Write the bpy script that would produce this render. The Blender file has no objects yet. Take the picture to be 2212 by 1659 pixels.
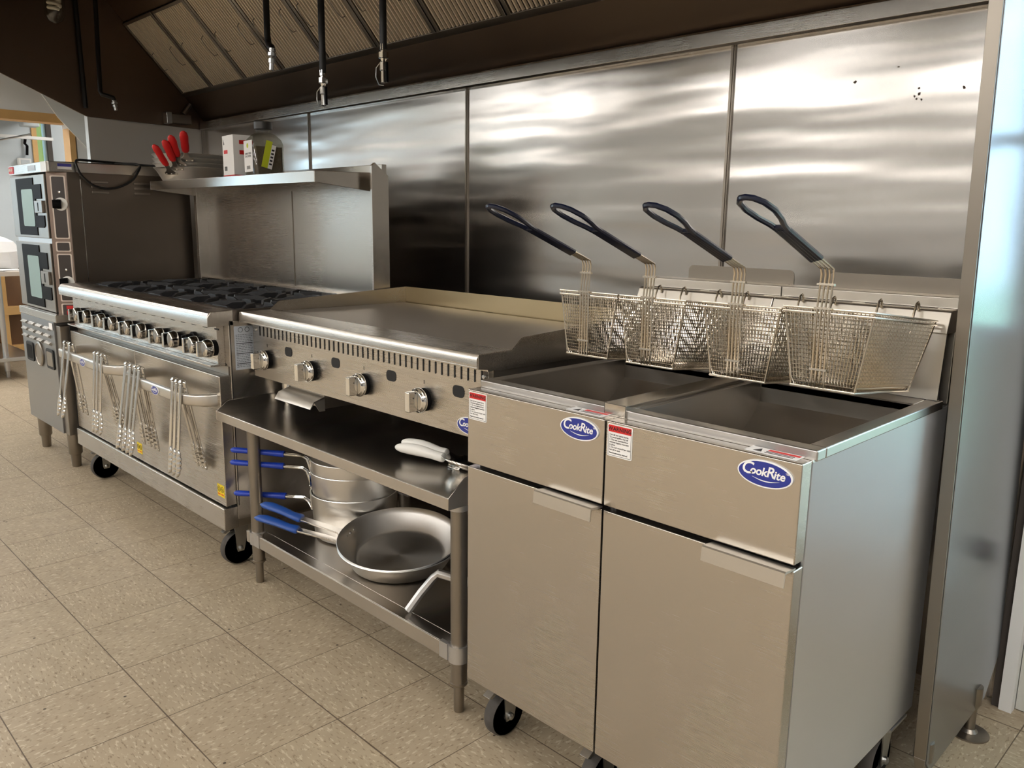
import bpy, bmesh, math, random
from mathutils import Matrix, Vector
random.seed(7)
S = bpy.context.scene
C = S.collection
PI = math.pi

# ------------------------------------------------------------------ materials
def lin(c):
    return tuple(((x/255)/12.92 if x/255 <= .04045 else ((x/255+.055)/1.055)**2.4) for x in c)

def nt(name):
    m = bpy.data.materials.new(name); m.use_nodes = True
    t = m.node_tree; b = t.nodes['Principled BSDF']
    return m, t, b

def N(t, kind, **kw):
    n = t.nodes.new(kind)
    for k, v in kw.items():
        if k.startswith('i_'):
            n.inputs[k[2:].replace('_', ' ')].default_value = v
        else:
            setattr(n, k, v)
    return n

def plain(name, rgb, rough=.5, metal=0., spec=.5, noise=0., nscale=40, coat=0.):
    m, t, b = nt(name)
    c = lin(rgb)
    b.inputs['Base Color'].default_value = (*c, 1)
    b.inputs['Roughness'].default_value = rough
    b.inputs['Metallic'].default_value = metal
    b.inputs['Specular IOR Level'].default_value = spec
    if coat: b.inputs['Coat Weight'].default_value = coat
    if noise:
        tc = N(t, 'ShaderNodeTexCoord'); n = N(t, 'ShaderNodeTexNoise'); n.inputs['Scale'].default_value = nscale
        n.inputs['Detail'].default_value = 4
        mx = N(t, 'ShaderNodeMix', data_type='RGBA')
        mx.inputs['A'].default_value = (*[x*(1-noise) for x in c], 1)
        mx.inputs['B'].default_value = (*[min(1, x*(1+noise)) for x in c], 1)
        t.links.new(tc.outputs['Object'], n.inputs['Vector']); t.links.new(n.outputs['Fac'], mx.inputs['Factor'])
        t.links.new(mx.outputs['Result'], b.inputs['Base Color'])
    return m

def steel(name, rgb=(196, 190, 182), rough=.28, aniso=0., brush=(1.5, 170, 170), wave=0., wscale=(.5, 1, 2.2), smudge=.03, rot=0., grain=.02):
    """brushed stainless: stretched grain in roughness, faint smudges, optional dents of the sheet"""
    m, t, b = nt(name)
    c = lin(rgb)
    b.inputs['Metallic'].default_value = 1
    L = t.links.new
    tc = N(t, 'ShaderNodeTexCoord')
    mp = N(t, 'ShaderNodeMapping'); mp.inputs['Scale'].default_value = brush
    L(tc.outputs['Object'], mp.inputs['Vector'])
    n1 = N(t, 'ShaderNodeTexNoise'); n1.inputs['Scale'].default_value = 6; n1.inputs['Detail'].default_value = 3
    L(mp.outputs['Vector'], n1.inputs['Vector'])
    n2 = N(t, 'ShaderNodeTexNoise'); n2.inputs['Scale'].default_value = 2.2; n2.inputs['Detail'].default_value = 2.5; n2.inputs['Roughness'].default_value = .6
    L(tc.outputs['Object'], n2.inputs['Vector'])
    # roughness
    a = N(t, 'ShaderNodeMath', operation='MULTIPLY_ADD'); a.inputs[1].default_value = grain*2; a.inputs[2].default_value = rough-grain-smudge
    L(n1.outputs['Fac'], a.inputs[0])
    a2 = N(t, 'ShaderNodeMath', operation='MULTIPLY_ADD'); a2.inputs[1].default_value = smudge*2
    L(n2.outputs['Fac'], a2.inputs[0]); L(a.outputs[0], a2.inputs[2])
    L(a2.outputs[0], b.inputs['Roughness'])
    mx = N(t, 'ShaderNodeMix', data_type='RGBA')
    mx.inputs['A'].default_value = (*[x*.95 for x in c], 1); mx.inputs['B'].default_value = (*[min(1, x*1.04) for x in c], 1)
    L(n2.outputs['Fac'], mx.inputs['Factor']); L(mx.outputs['Result'], b.inputs['Base Color'])
    if aniso:
        b.inputs['Anisotropic'].default_value = aniso
        b.inputs['Anisotropic Rotation'].default_value = rot
        tg = N(t, 'ShaderNodeTangent', direction_type='RADIAL', axis='Z')
        L(tg.outputs['Tangent'], b.inputs['Tangent'])
    if wave:
        mp2 = N(t, 'ShaderNodeMapping'); mp2.inputs['Scale'].default_value = wscale
        L(tc.outputs['Object'], mp2.inputs['Vector'])
        n3 = N(t, 'ShaderNodeTexNoise'); n3.inputs['Scale'].default_value = 2.2; n3.inputs['Detail'].default_value = 1.5; n3.inputs['Roughness'].default_value = .4
        L(mp2.outputs['Vector'], n3.inputs['Vector'])
        bp = N(t, 'ShaderNodeBump'); bp.inputs['Strength'].default_value = 1; bp.inputs['Distance'].default_value = wave
        L(n3.outputs['Fac'], bp.inputs['Height']); L(bp.outputs['Normal'], b.inputs['Normal'])
    return m

def emit(name, rgb, s):
    m, t, b = nt(name)
    b.inputs['Base Color'].default_value = (.8, .8, .8, 1)
    b.inputs['Emission Color'].default_value = (*lin(rgb), 1)
    b.inputs['Emission Strength'].default_value = s
    return m

def glass(name, tint=(240, 244, 243), gloss=.07):
    m, t, b = nt(name)
    t.nodes.remove(b)
    tr = N(t, 'ShaderNodeBsdfTransparent'); tr.inputs['Color'].default_value = (*lin(tint), 1)
    gl = N(t, 'ShaderNodeBsdfGlossy'); gl.inputs['Roughness'].default_value = .03
    mx = N(t, 'ShaderNodeMixShader'); mx.inputs[0].default_value = gloss
    t.links.new(tr.outputs[0], mx.inputs[1]); t.links.new(gl.outputs[0], mx.inputs[2])
    t.links.new(mx.outputs[0], t.nodes['Material Output'].inputs['Surface'])
    return m

def floor_material():
    m, t, b = nt('vinyl_tile')
    L = t.links.new
    T = .304; OX, OY = -2.2419, -.1849
    tc = N(t, 'ShaderNodeTexCoord')
    mp = N(t, 'ShaderNodeMapping'); mp.inputs['Location'].default_value = (-OX/T, -OY/T, 0); mp.inputs['Scale'].default_value = (1/T, 1/T, 1)
    L(tc.outputs['Object'], mp.inputs['Vector'])
    sp = N(t, 'ShaderNodeSeparateXYZ'); L(mp.outputs['Vector'], sp.inputs[0])
    def M(op, a, b_=None, c_=None):
        n = N(t, 'ShaderNodeMath', operation=op)
        for i, v in enumerate((a, b_, c_)):
            if v is None: continue
            if isinstance(v, (int, float)): n.inputs[i].default_value = v
            else: L(v, n.inputs[i])
        return n.outputs[0]
    fx, fy = M('FLOOR', sp.outputs[0]), M('FLOOR', sp.outputs[1])
    rx, ry = M('FRACT', sp.outputs[0]), M('FRACT', sp.outputs[1])
    par = M('MODULO', M('ABSOLUTE', M('ADD', fx, fy)), 2.)
    # per tile random
    cb = N(t, 'ShaderNodeCombineXYZ'); L(fx, cb.inputs[0]); L(fy, cb.inputs[1])
    wn = N(t, 'ShaderNodeTexWhiteNoise', noise_dimensions='3D'); L(cb.outputs[0], wn.inputs['Vector'])
    # streak coordinates: alternate tiles are quarter turned
    def flecks(sx, sy, scale, seed):
        mpa = N(t, 'ShaderNodeMapping'); mpa.inputs['Scale'].default_value = (sx, sy, 1); mpa.inputs['Location'].default_value = (seed, seed*2, 0)
        L(tc.outputs['Object'], mpa.inputs['Vector'])
        mpb = N(t, 'ShaderNodeMapping'); mpb.inputs['Scale'].default_value = (sy, sx, 1); mpb.inputs['Location'].default_value = (seed*3, seed, 0)
        L(tc.outputs['Object'], mpb.inputs['Vector'])
        mv = N(t, 'ShaderNodeMix', data_type='VECTOR'); L(par, mv.inputs['Factor'])
        L(mpa.outputs[0], mv.inputs[4]); L(mpb.outputs[0], mv.inputs[5])
        n = N(t, 'ShaderNodeTexNoise'); n.inputs['Scale'].default_value = scale; n.inputs['Detail'].default_value = 2; n.inputs['Roughness'].default_value = .55
        L(mv.outputs[1], n.inputs['Vector'])
        return n.outputs['Fac']
    def ramp(src, a, b_):
        r = N(t, 'ShaderNodeMapRange'); r.inputs['From Min'].default_value = a; r.inputs['From Max'].default_value = b_
        L(src, r.inputs['Value']); return r.outputs[0]
    d1 = ramp(flecks(1, 2.8, 52, 1.3), .585, .66)
    l1 = ramp(flecks(1, 2.6, 46, 5.1), .575, .65)
    g1 = ramp(flecks(1, 1.6, 9, 9.7), .3, .7)
    def mix(fac, A, B):
        n = N(t, 'ShaderNodeMix', data_type='RGBA')
        if isinstance(fac, (int, float)): n.inputs['Factor'].default_value = fac
        else: L(fac, n.inputs['Factor'])
        for k, v in (('A', A), ('B', B)):
            if isinstance(v, tuple): n.inputs[k].default_value = (*lin(v), 1)
            else: L(v, n.inputs[k])
        return n.outputs['Result']
    base = mix(g1, (159, 144, 121), (171, 156, 132))
    base = mix(M('MULTIPLY', wn.outputs['Value'], .35), base, (161, 144, 123))
    base = mix(M('MULTIPLY', d1, .62), base, (112, 94, 72))
    base = mix(M('MULTIPLY', l1, .55), base, (206, 194, 172))
    # dark specks of dirt
    vs = N(t, 'ShaderNodeTexVoronoi'); vs.inputs['Scale'].default_value = 14; L(tc.outputs['Object'], vs.inputs['Vector'])
    sp2 = N(t, 'ShaderNodeSeparateColor'); L(vs.outputs['Color'], sp2.inputs[0])
    dirt = M('MULTIPLY', M('LESS_THAN', vs.outputs['Distance'], .055), M('GREATER_THAN', sp2.outputs[0], .55))
    base = mix(M('MULTIPLY', dirt, .85), base, (40, 28, 18))
    # joints
    ex = M('MINIMUM', rx, M('SUBTRACT', 1., rx)); ey = M('MINIMUM', ry, M('SUBTRACT', 1., ry))
    jn = N(t, 'ShaderNodeTexNoise'); jn.inputs['Scale'].default_value = 3; L(tc.outputs['Object'], jn.inputs['Vector'])
    wx = M('MULTIPLY_ADD', jn.outputs['Fac'], .010, .0005)
    jy = M('LESS_THAN', ey, wx); jx = M('LESS_THAN', ex, M('MULTIPLY', wx, .72))
    j = M('MAXIMUM', jx, jy)
    base = mix(M('MULTIPLY', j, .82), base, (58, 40, 22))
    L(base, b.inputs['Base Color'])
    b.inputs['Roughness'].default_value = .42
    rr = N(t, 'ShaderNodeMapRange'); rr.inputs['To Min'].default_value = .38; rr.inputs['To Max'].default_value = .55
    L(jn.outputs['Fac'], rr.inputs['Value']); L(rr.outputs[0], b.inputs['Roughness'])
    b.inputs['Specular IOR Level'].default_value = .4
    return m

STEEL = steel('stainless_brushed', rough=.27, aniso=.25)
STEEL_TOP = steel('stainless_top', rough=.24, brush=(1.5, 170, 170), smudge=.05)
STEEL_SIDE = steel('stainless_side', (216, 222, 232), rough=.47, aniso=.9, wave=.002)
STEEL_WALL2 = steel('stainless_wall_satin', (214, 210, 204), rough=.5, wave=.006, wscale=(1, 1, 1.5))
STEEL_WALL = steel('stainless_wall', (204, 200, 195), rough=.22, wave=.010, wscale=(.5, 1, 3.4), grain=.012)
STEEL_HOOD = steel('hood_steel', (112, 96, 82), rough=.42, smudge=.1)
STEEL_DULL = steel('dull_steel', (150, 142, 132), rough=.36)
STEEL_OVEN = steel('oven_side_steel', (124, 114, 104), rough=.36, wave=.008)
POLISH = steel('polished_pan_steel', (232, 229, 224), rough=.33, brush=(3, 3, 3), smudge=.02, aniso=.75)
SATINPAN = steel('satin_pan_steel', (236, 233, 228), rough=.45, brush=(3, 3, 3), smudge=.02)
HSTEEL = plain('handle_steel', (214, 210, 204), .25, 1)
ALU = steel('cast_aluminium', (200, 198, 196), rough=.42)
SATIN = steel('satin_handle', (205, 200, 192), rough=.36)
CHROME = plain('chrome', (222, 220, 216), .08, 1)
WIRE = plain('basket_wire', (206, 196, 180), .22, 1)
LIGHT_SHEET = steel('deck_sheet', (222, 216, 206), rough=.34)
TANK = steel('tank_steel', (196, 190, 182), rough=.38)
RIM = steel('rim_steel', (186, 184, 182), rough=.34)
OIL = plain('oil_dark', (24, 18, 12), .2)
IRON = plain('cast_iron', (38, 38, 40), .5, .0, .5, .25, 60)
BLACK = plain('black_plastic', (14, 13, 13), .55, 0, .08)
DARK = plain('dark_gap', (12, 11, 11), .6)
RUBBER = plain('black_rubber', (22, 22, 24), .5, noise=.3)
TREAD = plain('worn_tread', (70, 66, 62), .8, noise=.4)
ZINC = plain('zinc_plate', (190, 190, 188), .3, 1)
GRIP = plain('dark_blue_grip', (16, 22, 42), .28, coat=.4)
BLUE = plain('blue_silicone', (24, 58, 168), .42)
BLUE2 = plain('blue_grip', (30, 74, 152), .45)
RED = plain('red_silicone', (196, 26, 28), .45)
WHITE = plain('white_plastic', (226, 224, 218), .38)
PAPER = plain('white_paper', (236, 234, 232), .7)
LOGO = plain('logo_blue', (38, 52, 140), .3)
LOGO_W = plain('logo_white', (240, 240, 240), .35)
REDP = plain('label_red', (206, 32, 30), .5)
BLK_INK = plain('label_ink', (26, 24, 24), .6)
YELLOW = plain('label_yellow', (232, 202, 30), .5)
LBL_GREY = plain('rating_label', (176, 182, 190), .4)
PWHITE = plain('painted_white', (222, 222, 220), .55, noise=.05, nscale=5)
PGREY = plain('painted_grey', (186, 194, 198), .6, noise=.06, nscale=5)
CEIL = plain('ceiling_tile', (226, 224, 218), .8, noise=.04, nscale=60)
WALLP = plain('wall_paint', (156, 156, 156), .7, noise=.05, nscale=4)
DKWALL = plain('dark_wall', (64, 58, 54), .7)
WOOD = plain('pine_wood', (206, 164, 104), .55, noise=.14, nscale=12)
WOODB = plain('brown_board', (104, 76, 50), .6, noise=.15, nscale=9)
GRASS = plain('grass_outside', (176, 200, 160), .9, noise=.3, nscale=6)
LEAFY = plain('hedge_outside', (226, 236, 130), .9, noise=.35, nscale=5)
DOORW = plain('dirty_white_door', (196, 196, 190), .5, noise=.12, nscale=3)
GLASS = glass('clear_glass')
JAR = glass('jar_plastic', (222, 222, 216))
PEPPER = plain('ground_pepper', (120, 108, 92), .9, noise=.35, nscale=220)
LAMP = emit('troffer_light', (255, 252, 248), 22)
OVGLASS = plain('oven_window', (150, 178, 172), .08, .85)
FILT = plain('filter_aluminium', (226, 210, 186), .45, .35)
FLOOR = floor_material()
PIPE = plain('black_iron_pipe', (26, 23, 21), .45, .3)
CORD = plain('black_cord', (20, 19, 19), .45)
BULB = plain('white_spiral_tube', (226, 214, 194), .4)
LIME = plain('lime_sticker', (196, 206, 40), .5)

# ------------------------------------------------------------------ mesh builder
class MB:
    def __init__(s):
        s.v = []; s.f = []; s.m = []; s.k = 0
    def mat(s, k): s.k = k; return s
    def add(s, vs, fs):
        o = len(s.v); s.v += [Vector(p) for p in vs]
        for f in fs: s.f.append([i+o for i in f]); s.m.append(s.k)
        return s
    def box(s, x0, x1, y0, y1, z0, z1, M=None):
        P = [(x, y, z) for z in (z0, z1) for y in (y0, y1) for x in (x0, x1)]
        if M: P = [M @ Vector(p) for p in P]
        return s.add(P, [(0, 2, 3, 1), (4, 5, 7, 6), (0, 1, 5, 4), (2, 6, 7, 3), (0, 4, 6, 2), (1, 3, 7, 5)])
    def prism(s, pts, ax, a, b, M=None):
        n = len(pts)
        def P(p, h):
            return {'x': (h, p[0], p[1]), 'y': (p[0], h, p[1]), 'z': (p[0], p[1], h)}[ax]
        V = [P(p, a) for p in pts]+[P(p, b) for p in pts]
        if M: V = [M @ Vector(p) for p in V]
        return s.add(V, [tuple(range(n)), tuple(range(2*n-1, n-1, -1))]+[(i, (i+1) % n, n+(i+1) % n, n+i) for i in range(n)])
    def tube(s, pts, r, n=8, closed=False, flat=None):
        """r a number or list; flat=(w,h) makes a rectangle-ish section: ellipse radii"""
        pts = [Vector(p) for p in pts]; m = len(pts)
        rs = r if isinstance(r, (list, tuple)) else [r]*m
        up = None; rings = []
        for i, p in enumerate(pts):
            a = pts[(i-1) % m] if (closed or i > 0) else p
            b = pts[(i+1) % m] if (closed or i < m-1) else p
            t = (b-a).normalized()
            if up is None:
                up = Vector((0, 0, 1)) if abs(t.z) < .9 else Vector((0, 1, 0))
            up = (up-t*up.dot(t))
            if up.length < 1e-6: up = t.orthogonal()
            up.normalize(); sd = t.cross(up)
            # mitre
            sc = 1.
            if (closed or 0 < i < m-1):
                d = (p-a).normalized(); c = max(.5, d.dot(t)); sc = 1/c
            w, h = flat if flat else (1, 1)
            rings.append([p+(sd*math.cos(2*PI*k/n)*w+up*math.sin(2*PI*k/n)*h)*rs[i] for k in range(n)])
        o = len(s.v); V = [q for R in rings for q in R]; F = []
        for i in range(m if closed else m-1):
            j = (i+1) % m
            for k in range(n):
                l = (k+1) % n
                F.append((i*n+k, i*n+l, j*n+l, j*n+k))
        if not closed:
            F += [tuple(range(n-1, -1, -1)), tuple((m-1)*n+k for k in range(n))]
        return s.add(V, F)
    def lathe(s, prof, c=(0, 0, 0), n=24, M=None, a0=0., a1=2*PI):
        full = abs(a1-a0-2*PI) < 1e-6; V = []; F = []; k = n if full else n+1
        for r, h in prof:
            for i in range(k):
                a = a0+(a1-a0)*i/n
                V.append(Vector((r*math.cos(a), r*math.sin(a), h)))
        for j in range(len(prof)-1):
            for i in range(n):
                l = (i+1) % k
                F.append((j*k+i, j*k+l, (j+1)*k+l, (j+1)*k+i))
        if full:
            if prof[0][0] > 1e-5: F.append(tuple(range(k-1, -1, -1)))
            if prof[-1][0] > 1e-5: F.append(tuple((len(prof)-1)*k+i for i in range(k)))
        if M: V = [M @ p for p in V]
        c = Vector(c)
        return s.add([p+c for p in V], F)
    def sheet(s, grid):
        """grid: list of rows of points"""
        n = len(grid[0]); V = [p for R in grid for p in R]
        return s.add(V, [(i*n+j, i*n+j+1, (i+1)*n+j+1, (i+1)*n+j) for i in range(len(grid)-1) for j in range(n-1)])
    def text(s, body, size, M, depth=0., shear=0., align='CENTER', bold=0., space=1., line=1.):
        cu = bpy.data.curves.new('t', 'FONT'); cu.body = body; cu.size = size; cu.shear = shear
        cu.align_x = align; cu.align_y = 'CENTER'; cu.offset = bold; cu.extrude = depth; cu.space_character = space; cu.space_line = line
        cu.resolution_u = 3
        ob = bpy.data.objects.new('t', cu); C.objects.link(ob)
        dg = bpy.context.evaluated_depsgraph_get()
        me = bpy.data.meshes.new_from_object(ob.evaluated_get(dg))
        s.add([M @ v.co for v in me.vertices], [tuple(p.vertices) for p in me.polygons])
        bpy.data.objects.remove(ob); bpy.data.curves.remove(cu); bpy.data.meshes.remove(me)
        return s
    def build(s, name, mats, parent=None, local=False, bevel=0., seg=2, sharp=40, subsurf=0, solid=0., flip=True):
        me = bpy.data.meshes.new(name)
        V = s.v
        if parent is not None and not local:
            W = wm(parent).inverted(); V = [W @ p for p in V]
        me.from_pydata([tuple(p) for p in V], [], s.f)
        mats = mats if isinstance(mats, (list, tuple)) else [mats]
        for m in mats: me.materials.append(m)
        for p, k in zip(me.polygons, s.m): p.material_index = k
        if flip:
            bm = bmesh.new(); bm.from_mesh(me); bmesh.ops.recalc_face_normals(bm, faces=bm.faces); bm.to_mesh(me); bm.free()
        me.polygons.foreach_set('use_smooth', [True]*len(me.polygons))
        me.set_sharp_from_angle(angle=math.radians(sharp))
        me.update()
        o = bpy.data.objects.new(name, me); C.objects.link(o)
        if parent is not None: o.parent = parent
        if solid:
            md = o.modifiers.new('s', 'SOLIDIFY'); md.thickness = solid; md.offset = 0
        if bevel:
            md = o.modifiers.new('b', 'BEVEL'); md.width = bevel; md.segments = seg; md.limit_method = 'ANGLE'; md.angle_limit = math.radians(40); md.harden_normals = True
        if subsurf:
            md = o.modifiers.new('u', 'SUBSURF'); md.levels = subsurf; md.render_levels = subsurf
        return o

def wm(o):
    M = Matrix.LocRotScale(o.location, o.rotation_euler, o.scale)
    return wm(o.parent) @ M if o.parent else M

def tag(o, label, cat, group=None, kind=None):
    if label: o['label'] = label
    if cat: o['category'] = cat
    if group: o['group'] = group
    if kind: o['kind'] = kind
    return o

def thing(name, label, cat, loc=(0, 0, 0), rot=(0, 0, 0), group=None):
    o = bpy.data.objects.new(name, None); C.objects.link(o)
    o.location = loc; o.rotation_euler = rot; o.empty_display_size = .05
    return tag(o, label, cat, group)

def struct(name, mb, m, **kw):
    o = mb.build(name, m, **kw); o['kind'] = 'structure'; return o

def dup(root, loc, rot=None, label=None, group=None):
    def cp(o, par):
        c = o.copy(); C.objects.link(c); c.parent = par
        for ch in list(o.children): cp(ch, c)
        return c
    r = cp(root, None)
    r.location = loc
    if rot is not None: r.rotation_euler = rot
    if label: r['label'] = label
    if group: r['group'] = group
    return r

def frame(o, x, y, n=None):
    """matrix with local X->x, Y->y, Z->normal, at o"""
    x = Vector(x).normalized(); y = Vector(y).normalized(); z = x.cross(y)
    M = Matrix((x, y, z)).transposed().to_4x4(); M.translation = Vector(o); return M

def rrect(x0, x1, y0, y1, r, n=4):
    P = []
    for cx, cy, a in ((x1-r, y1-r, 0), (x0+r, y1-r, PI/2), (x0+r, y0+r, PI), (x1-r, y0+r, 1.5*PI)):
        for i in range(n+1):
            t = a+PI/2*i/n; P.append((cx+r*math.cos(t), cy+r*math.sin(t)))
    return P

def ell(a, b, n=40):
    return [(a*math.cos(2*PI*i/n), b*math.sin(2*PI*i/n)) for i in range(n)]

FRONT = lambda x, y, z: frame((x, y, z), (1, 0, 0), (0, 0, 1))      # faces -Y
RIGHT = lambda x, y, z: frame((x, y, z), (0, 1, 0), (0, 0, 1))      # faces +X

# ------------------------------------------------------------------ setting
WY = 1.118                       # wall behind the cooking line
LX = -3.54                       # steel clad wall on the left
struct('floor', MB().box(-9, 4.2, -6.2, 4, -.05, 0), FLOOR)
struct('ceiling', MB().box(-9, 4.2, -6.2, 4, 2.65, 2.72), CEIL)
xs = [LX, -2.318, -1.101, .118, 1.0]
w = MB()
for a, b in zip(xs[:-1], xs[1:]): w.box(a+.0015, b-.0015, WY, WY+.02, 0, 1.80)
w.box(LX-.3, 1.02, WY+.02, WY+.12, 0, 2.65)
w.mat(1)
random.seed(5)
for sx, sz, sr in ((.493, 1.624, .005), (.664, 1.579, .005), (.662, 1.592, .004), (.653, 1.573, .004), (.671, 1.563, .003), (.659, 1.566, .0035), (.771, 1.583, .005), (.605, 1.651, .003)):
    w.prism([(sx+sr*random.uniform(.5, 1.1)*math.cos(2*PI*i/9), sz+sr*random.uniform(.4, 1.1)*math.sin(2*PI*i/9)) for i in range(9)], 'y', WY-.0006, WY)
struct('wall_back', w, [STEEL_WALL, plain('glue_residue', (84, 72, 58), .7, noise=.4, nscale=300)])
for i, (x, z0) in enumerate(((-2.318, .2), (-1.101, .2), (.114, 1.10))):
    struct('trim_%d' % (i+1), MB().box(x-.007, x+.007, WY-.006, WY+.001, z0, 1.77).box(x-.0025, x+.0025, WY-.009, WY-.005, z0, 1.77), STEEL_DULL)
struct('trim_4', MB().box(LX, LX+.018, WY-.018, WY, .2, 1.77), STEEL_DULL)
w = MB(); w.box(LX-.05, LX, .452, WY+.02, 0, 1.80)
struct('wall_left', w, STEEL_WALL2)
# room around, seen in the reflections
struct('wall_front', MB().box(-9, 4.2, -6.2, -6.1, 0, 2.65), WALLP)
struct('wall_right', MB().box(3.3, 3.4, -6.2, 1.2, 0, 2.65), WALLP)
# white partition with timber framed doorway to the next room, left
w = MB()
w.box(-4.1, -4.0, -.3, .485, 1.835, 2.65); w.box(-4.1, -4.0, .53, 4, 0, 2.65); w.box(-4.1, -4.0, .485, .53, 1.76, 2.65)

struct('wall_passage', w, PWHITE)
struct('trim_5', MB().box(-4.11, -3.995, -.3, .53, 1.79, 1.835).box(-4.112, -3.992, -.3, .53, 1.784, 1.79), WOOD)
struct('trim_6', MB().box(-4.11, -3.995, .49, .522, 0, 1.76), WOOD)
w = MB(); w.prism([(.349, 1.952), (.60, 1.85), (.605, 1.625), (.434, 1.815)], 'x', -3.9995, -3.985)
tag(w.build('gusset_board', PWHITE, bevel=.002), 'white triangular board bracing the corner of the timber doorway', 'board')
struct('wall_rear', MB().box(-9, -3.6, 3.9, 4, 0, 2.65), PGREY)
w = MB()
w.box(-7.1, -7, -6.2, -2.5, 0, 2.65); w.box(-7.1, -7, -2.5, -1.4, 0, 1.0); w.box(-7.1, -7, -2.5, -1.4, 1.9, 2.65); w.box(-7.1, -7, -1.4, 1.125, 0, 2.65); w.box(-7.1, -7, 1.20, 4, 0, 2.65); w.box(-7.1, -7, 1.125, 1.20, 2.10, 2.65); w.box(-7.1, -7, 1.125, 1.20, 0, 1.0)
struct('wall_far', w, PGREY)
struct('trim_7', MB().box(-7.0, -6.985, 1.088, 1.128, 1.0, 2.12), WOOD)
struct('trim_8', MB().box(-7.0, -6.97, 1.205, 1.245, 0, 2.6), DKWALL)
struct('window_1', MB().box(-7.06, -7.055, 1.12, 1.205, 1.0, 2.1), GLASS)
struct('window_2', MB().box(-7.06, -7.055, -2.5, -1.4, 1.0, 1.9), GLASS)
tag(MB().box(-8.8, -8.2, .2, 3.0, -.05, 2.3).build('hedge', LEAFY, bevel=.1), 'bright yellow green hedge seen through the narrow far window', 'hedge')
# open door rail and hardware in the far room
t = thing('door_opener', 'grey door opener box hung under the dark ceiling beyond the timber doorway', 'door opener', (-6.7, 1.0, 2.05))
MB().box(-6.75, -6.62, .93, 1.06, 2.0, 2.06).build('housing', PGREY, t, bevel=.01)
MB().box(-6.74, -6.70, .3, 1.18, 1.90, 1.925).build('rail', PWHITE, t)
MB().tube([(-6.7, .6, 1.83), (-6.7, 1.0, 1.94)], .008).build('arm', ZINC, t)
struct('trim_9', MB().box(-6.98, -4.2, .2, 1.1, 2.12, 2.2), DKWALL)
tag(MB().tube([(-6.97, 1.03, 1.93), (-6.97, 1.02, 1.88), (-6.96, 1.035, 1.86), (-6.97, 1.03, 1.78)], .012).build('door_pull', BLACK), 'black pull strap on the grey wall beyond the timber doorway', 'door pull')
t = thing('wall_switch_box', 'small white open box on the grey wall above the oven top', 'wall box', (-6.97, .99, 1.7))
MB().box(-6.99, -6.93, .95, 1.05, 1.66, 1.75).build('casing', PWHITE, t, bevel=.004)
MB().box(-6.93, -6.926, .965, 1.035, 1.675, 1.735).build('recess', PGREY, t)

# white glazed door, right of the partition
DY = 1.125
t = bpy.data.objects.new('door_1', None); C.objects.link(t); t.location = (1.6, DY, 0); t['kind'] = 'structure'
m_ = MB()
m_.box(1.066, 1.24, DY, DY+.045, .003, 1.0); m_.box(1.24, 2.1, DY, DY+.045, .003, .30)
m_.box(1.066, 1.10, DY, DY+.045, 1.0, 2.0); m_.box(1.20, 1.24, DY, DY+.045, 1.0, 2.0); m_.box(2.0, 2.1, DY, DY+.045, .30, 2.0)
m_.box(1.066, 2.1, DY, DY+.045, 2.0, 2.1); m_.box(1.10, 1.20, DY+.01, DY+.04, 1.44, 1.47)
m_.build('door_slab', DOORW, t)
MB().box(1.10, 1.20, DY+.02, DY+.026, 1.0, 2.0).box(1.24, 2.0, DY+.02, DY+.026, .3, 2.0).build('door_glass', GLASS, t)
MB().lathe([(.0, 0), (.026, .004), (.03, .02), (.024, .045), (.0, .05)], M=Matrix.Rotation(PI/2, 4, 'X'), c=(1.092, DY-.001, .42)).build('door_knob', plain('rusty_knob', (70, 44, 30), .6), t)
struct('trim_10', MB().box(1.034, 1.064, DY-.03, DY+.08, 0, 2.14), PWHITE)
struct('trim_11', MB().box(1.015, 1.033, DY-.02, DY+.1, 0, 2.65), DKWALL)  # dark strip stands in for the shadow in the gap beside the jamb
w = MB(); w.box(2.1, 4.2, DY, DY+.1, 0, 2.65); w.box(1.02, 2.1, DY, DY+.1, 2.1, 2.65)
struct('wall_rear.001', w, PWHITE)
struct('fill_slab_outside', MB().box(-.5, 4, DY+.2, 3.2, -.26, -.05), plain('pale_fill_slab', (206, 208, 210), .8, noise=.06))  # unseen pale slab added so the fryer side reflects brighter
struct('lawn', MB().box(-12, 14, DY+.2, 30, -.3, -.25), GRASS)

# ------------------------------------------------------------------ ceiling lights (out of view, some added as fill)
tl = None
spots = [(-5.9, -1.9), (-4.6, -3.4), (-6.2, -4.2), (-2.3, -2.9), (-.2, -2.9), (1.9, -2.9), (-2.3, -4.6), (-.2, -4.6), (1.9, -4.6), (2.5, -.6), (-5.6, -.6), (-5.6, 1.9)]  # some panels are added to brighten the partition, door and far room
for i, (x, y) in enumerate(spots):
    if tl is None:
        tl = thing('ceiling_light', 'fluorescent ceiling panel out of view, in a set with added fill panels', 'ceiling light', (0, 0, 2.64), group='fluorescent ceiling panels')
        MB().box(-.62, .62, -.32, .32, -.01, .012).build('frame', PWHITE, tl, local=True)
        MB().box(-.58, .58, -.28, .28, -.016, -.0105).build('diffuser', LAMP, tl, local=True)
        tl.location = (x, y, 2.64)
    else:
        dup(tl, (x, y, 2.64))

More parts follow.
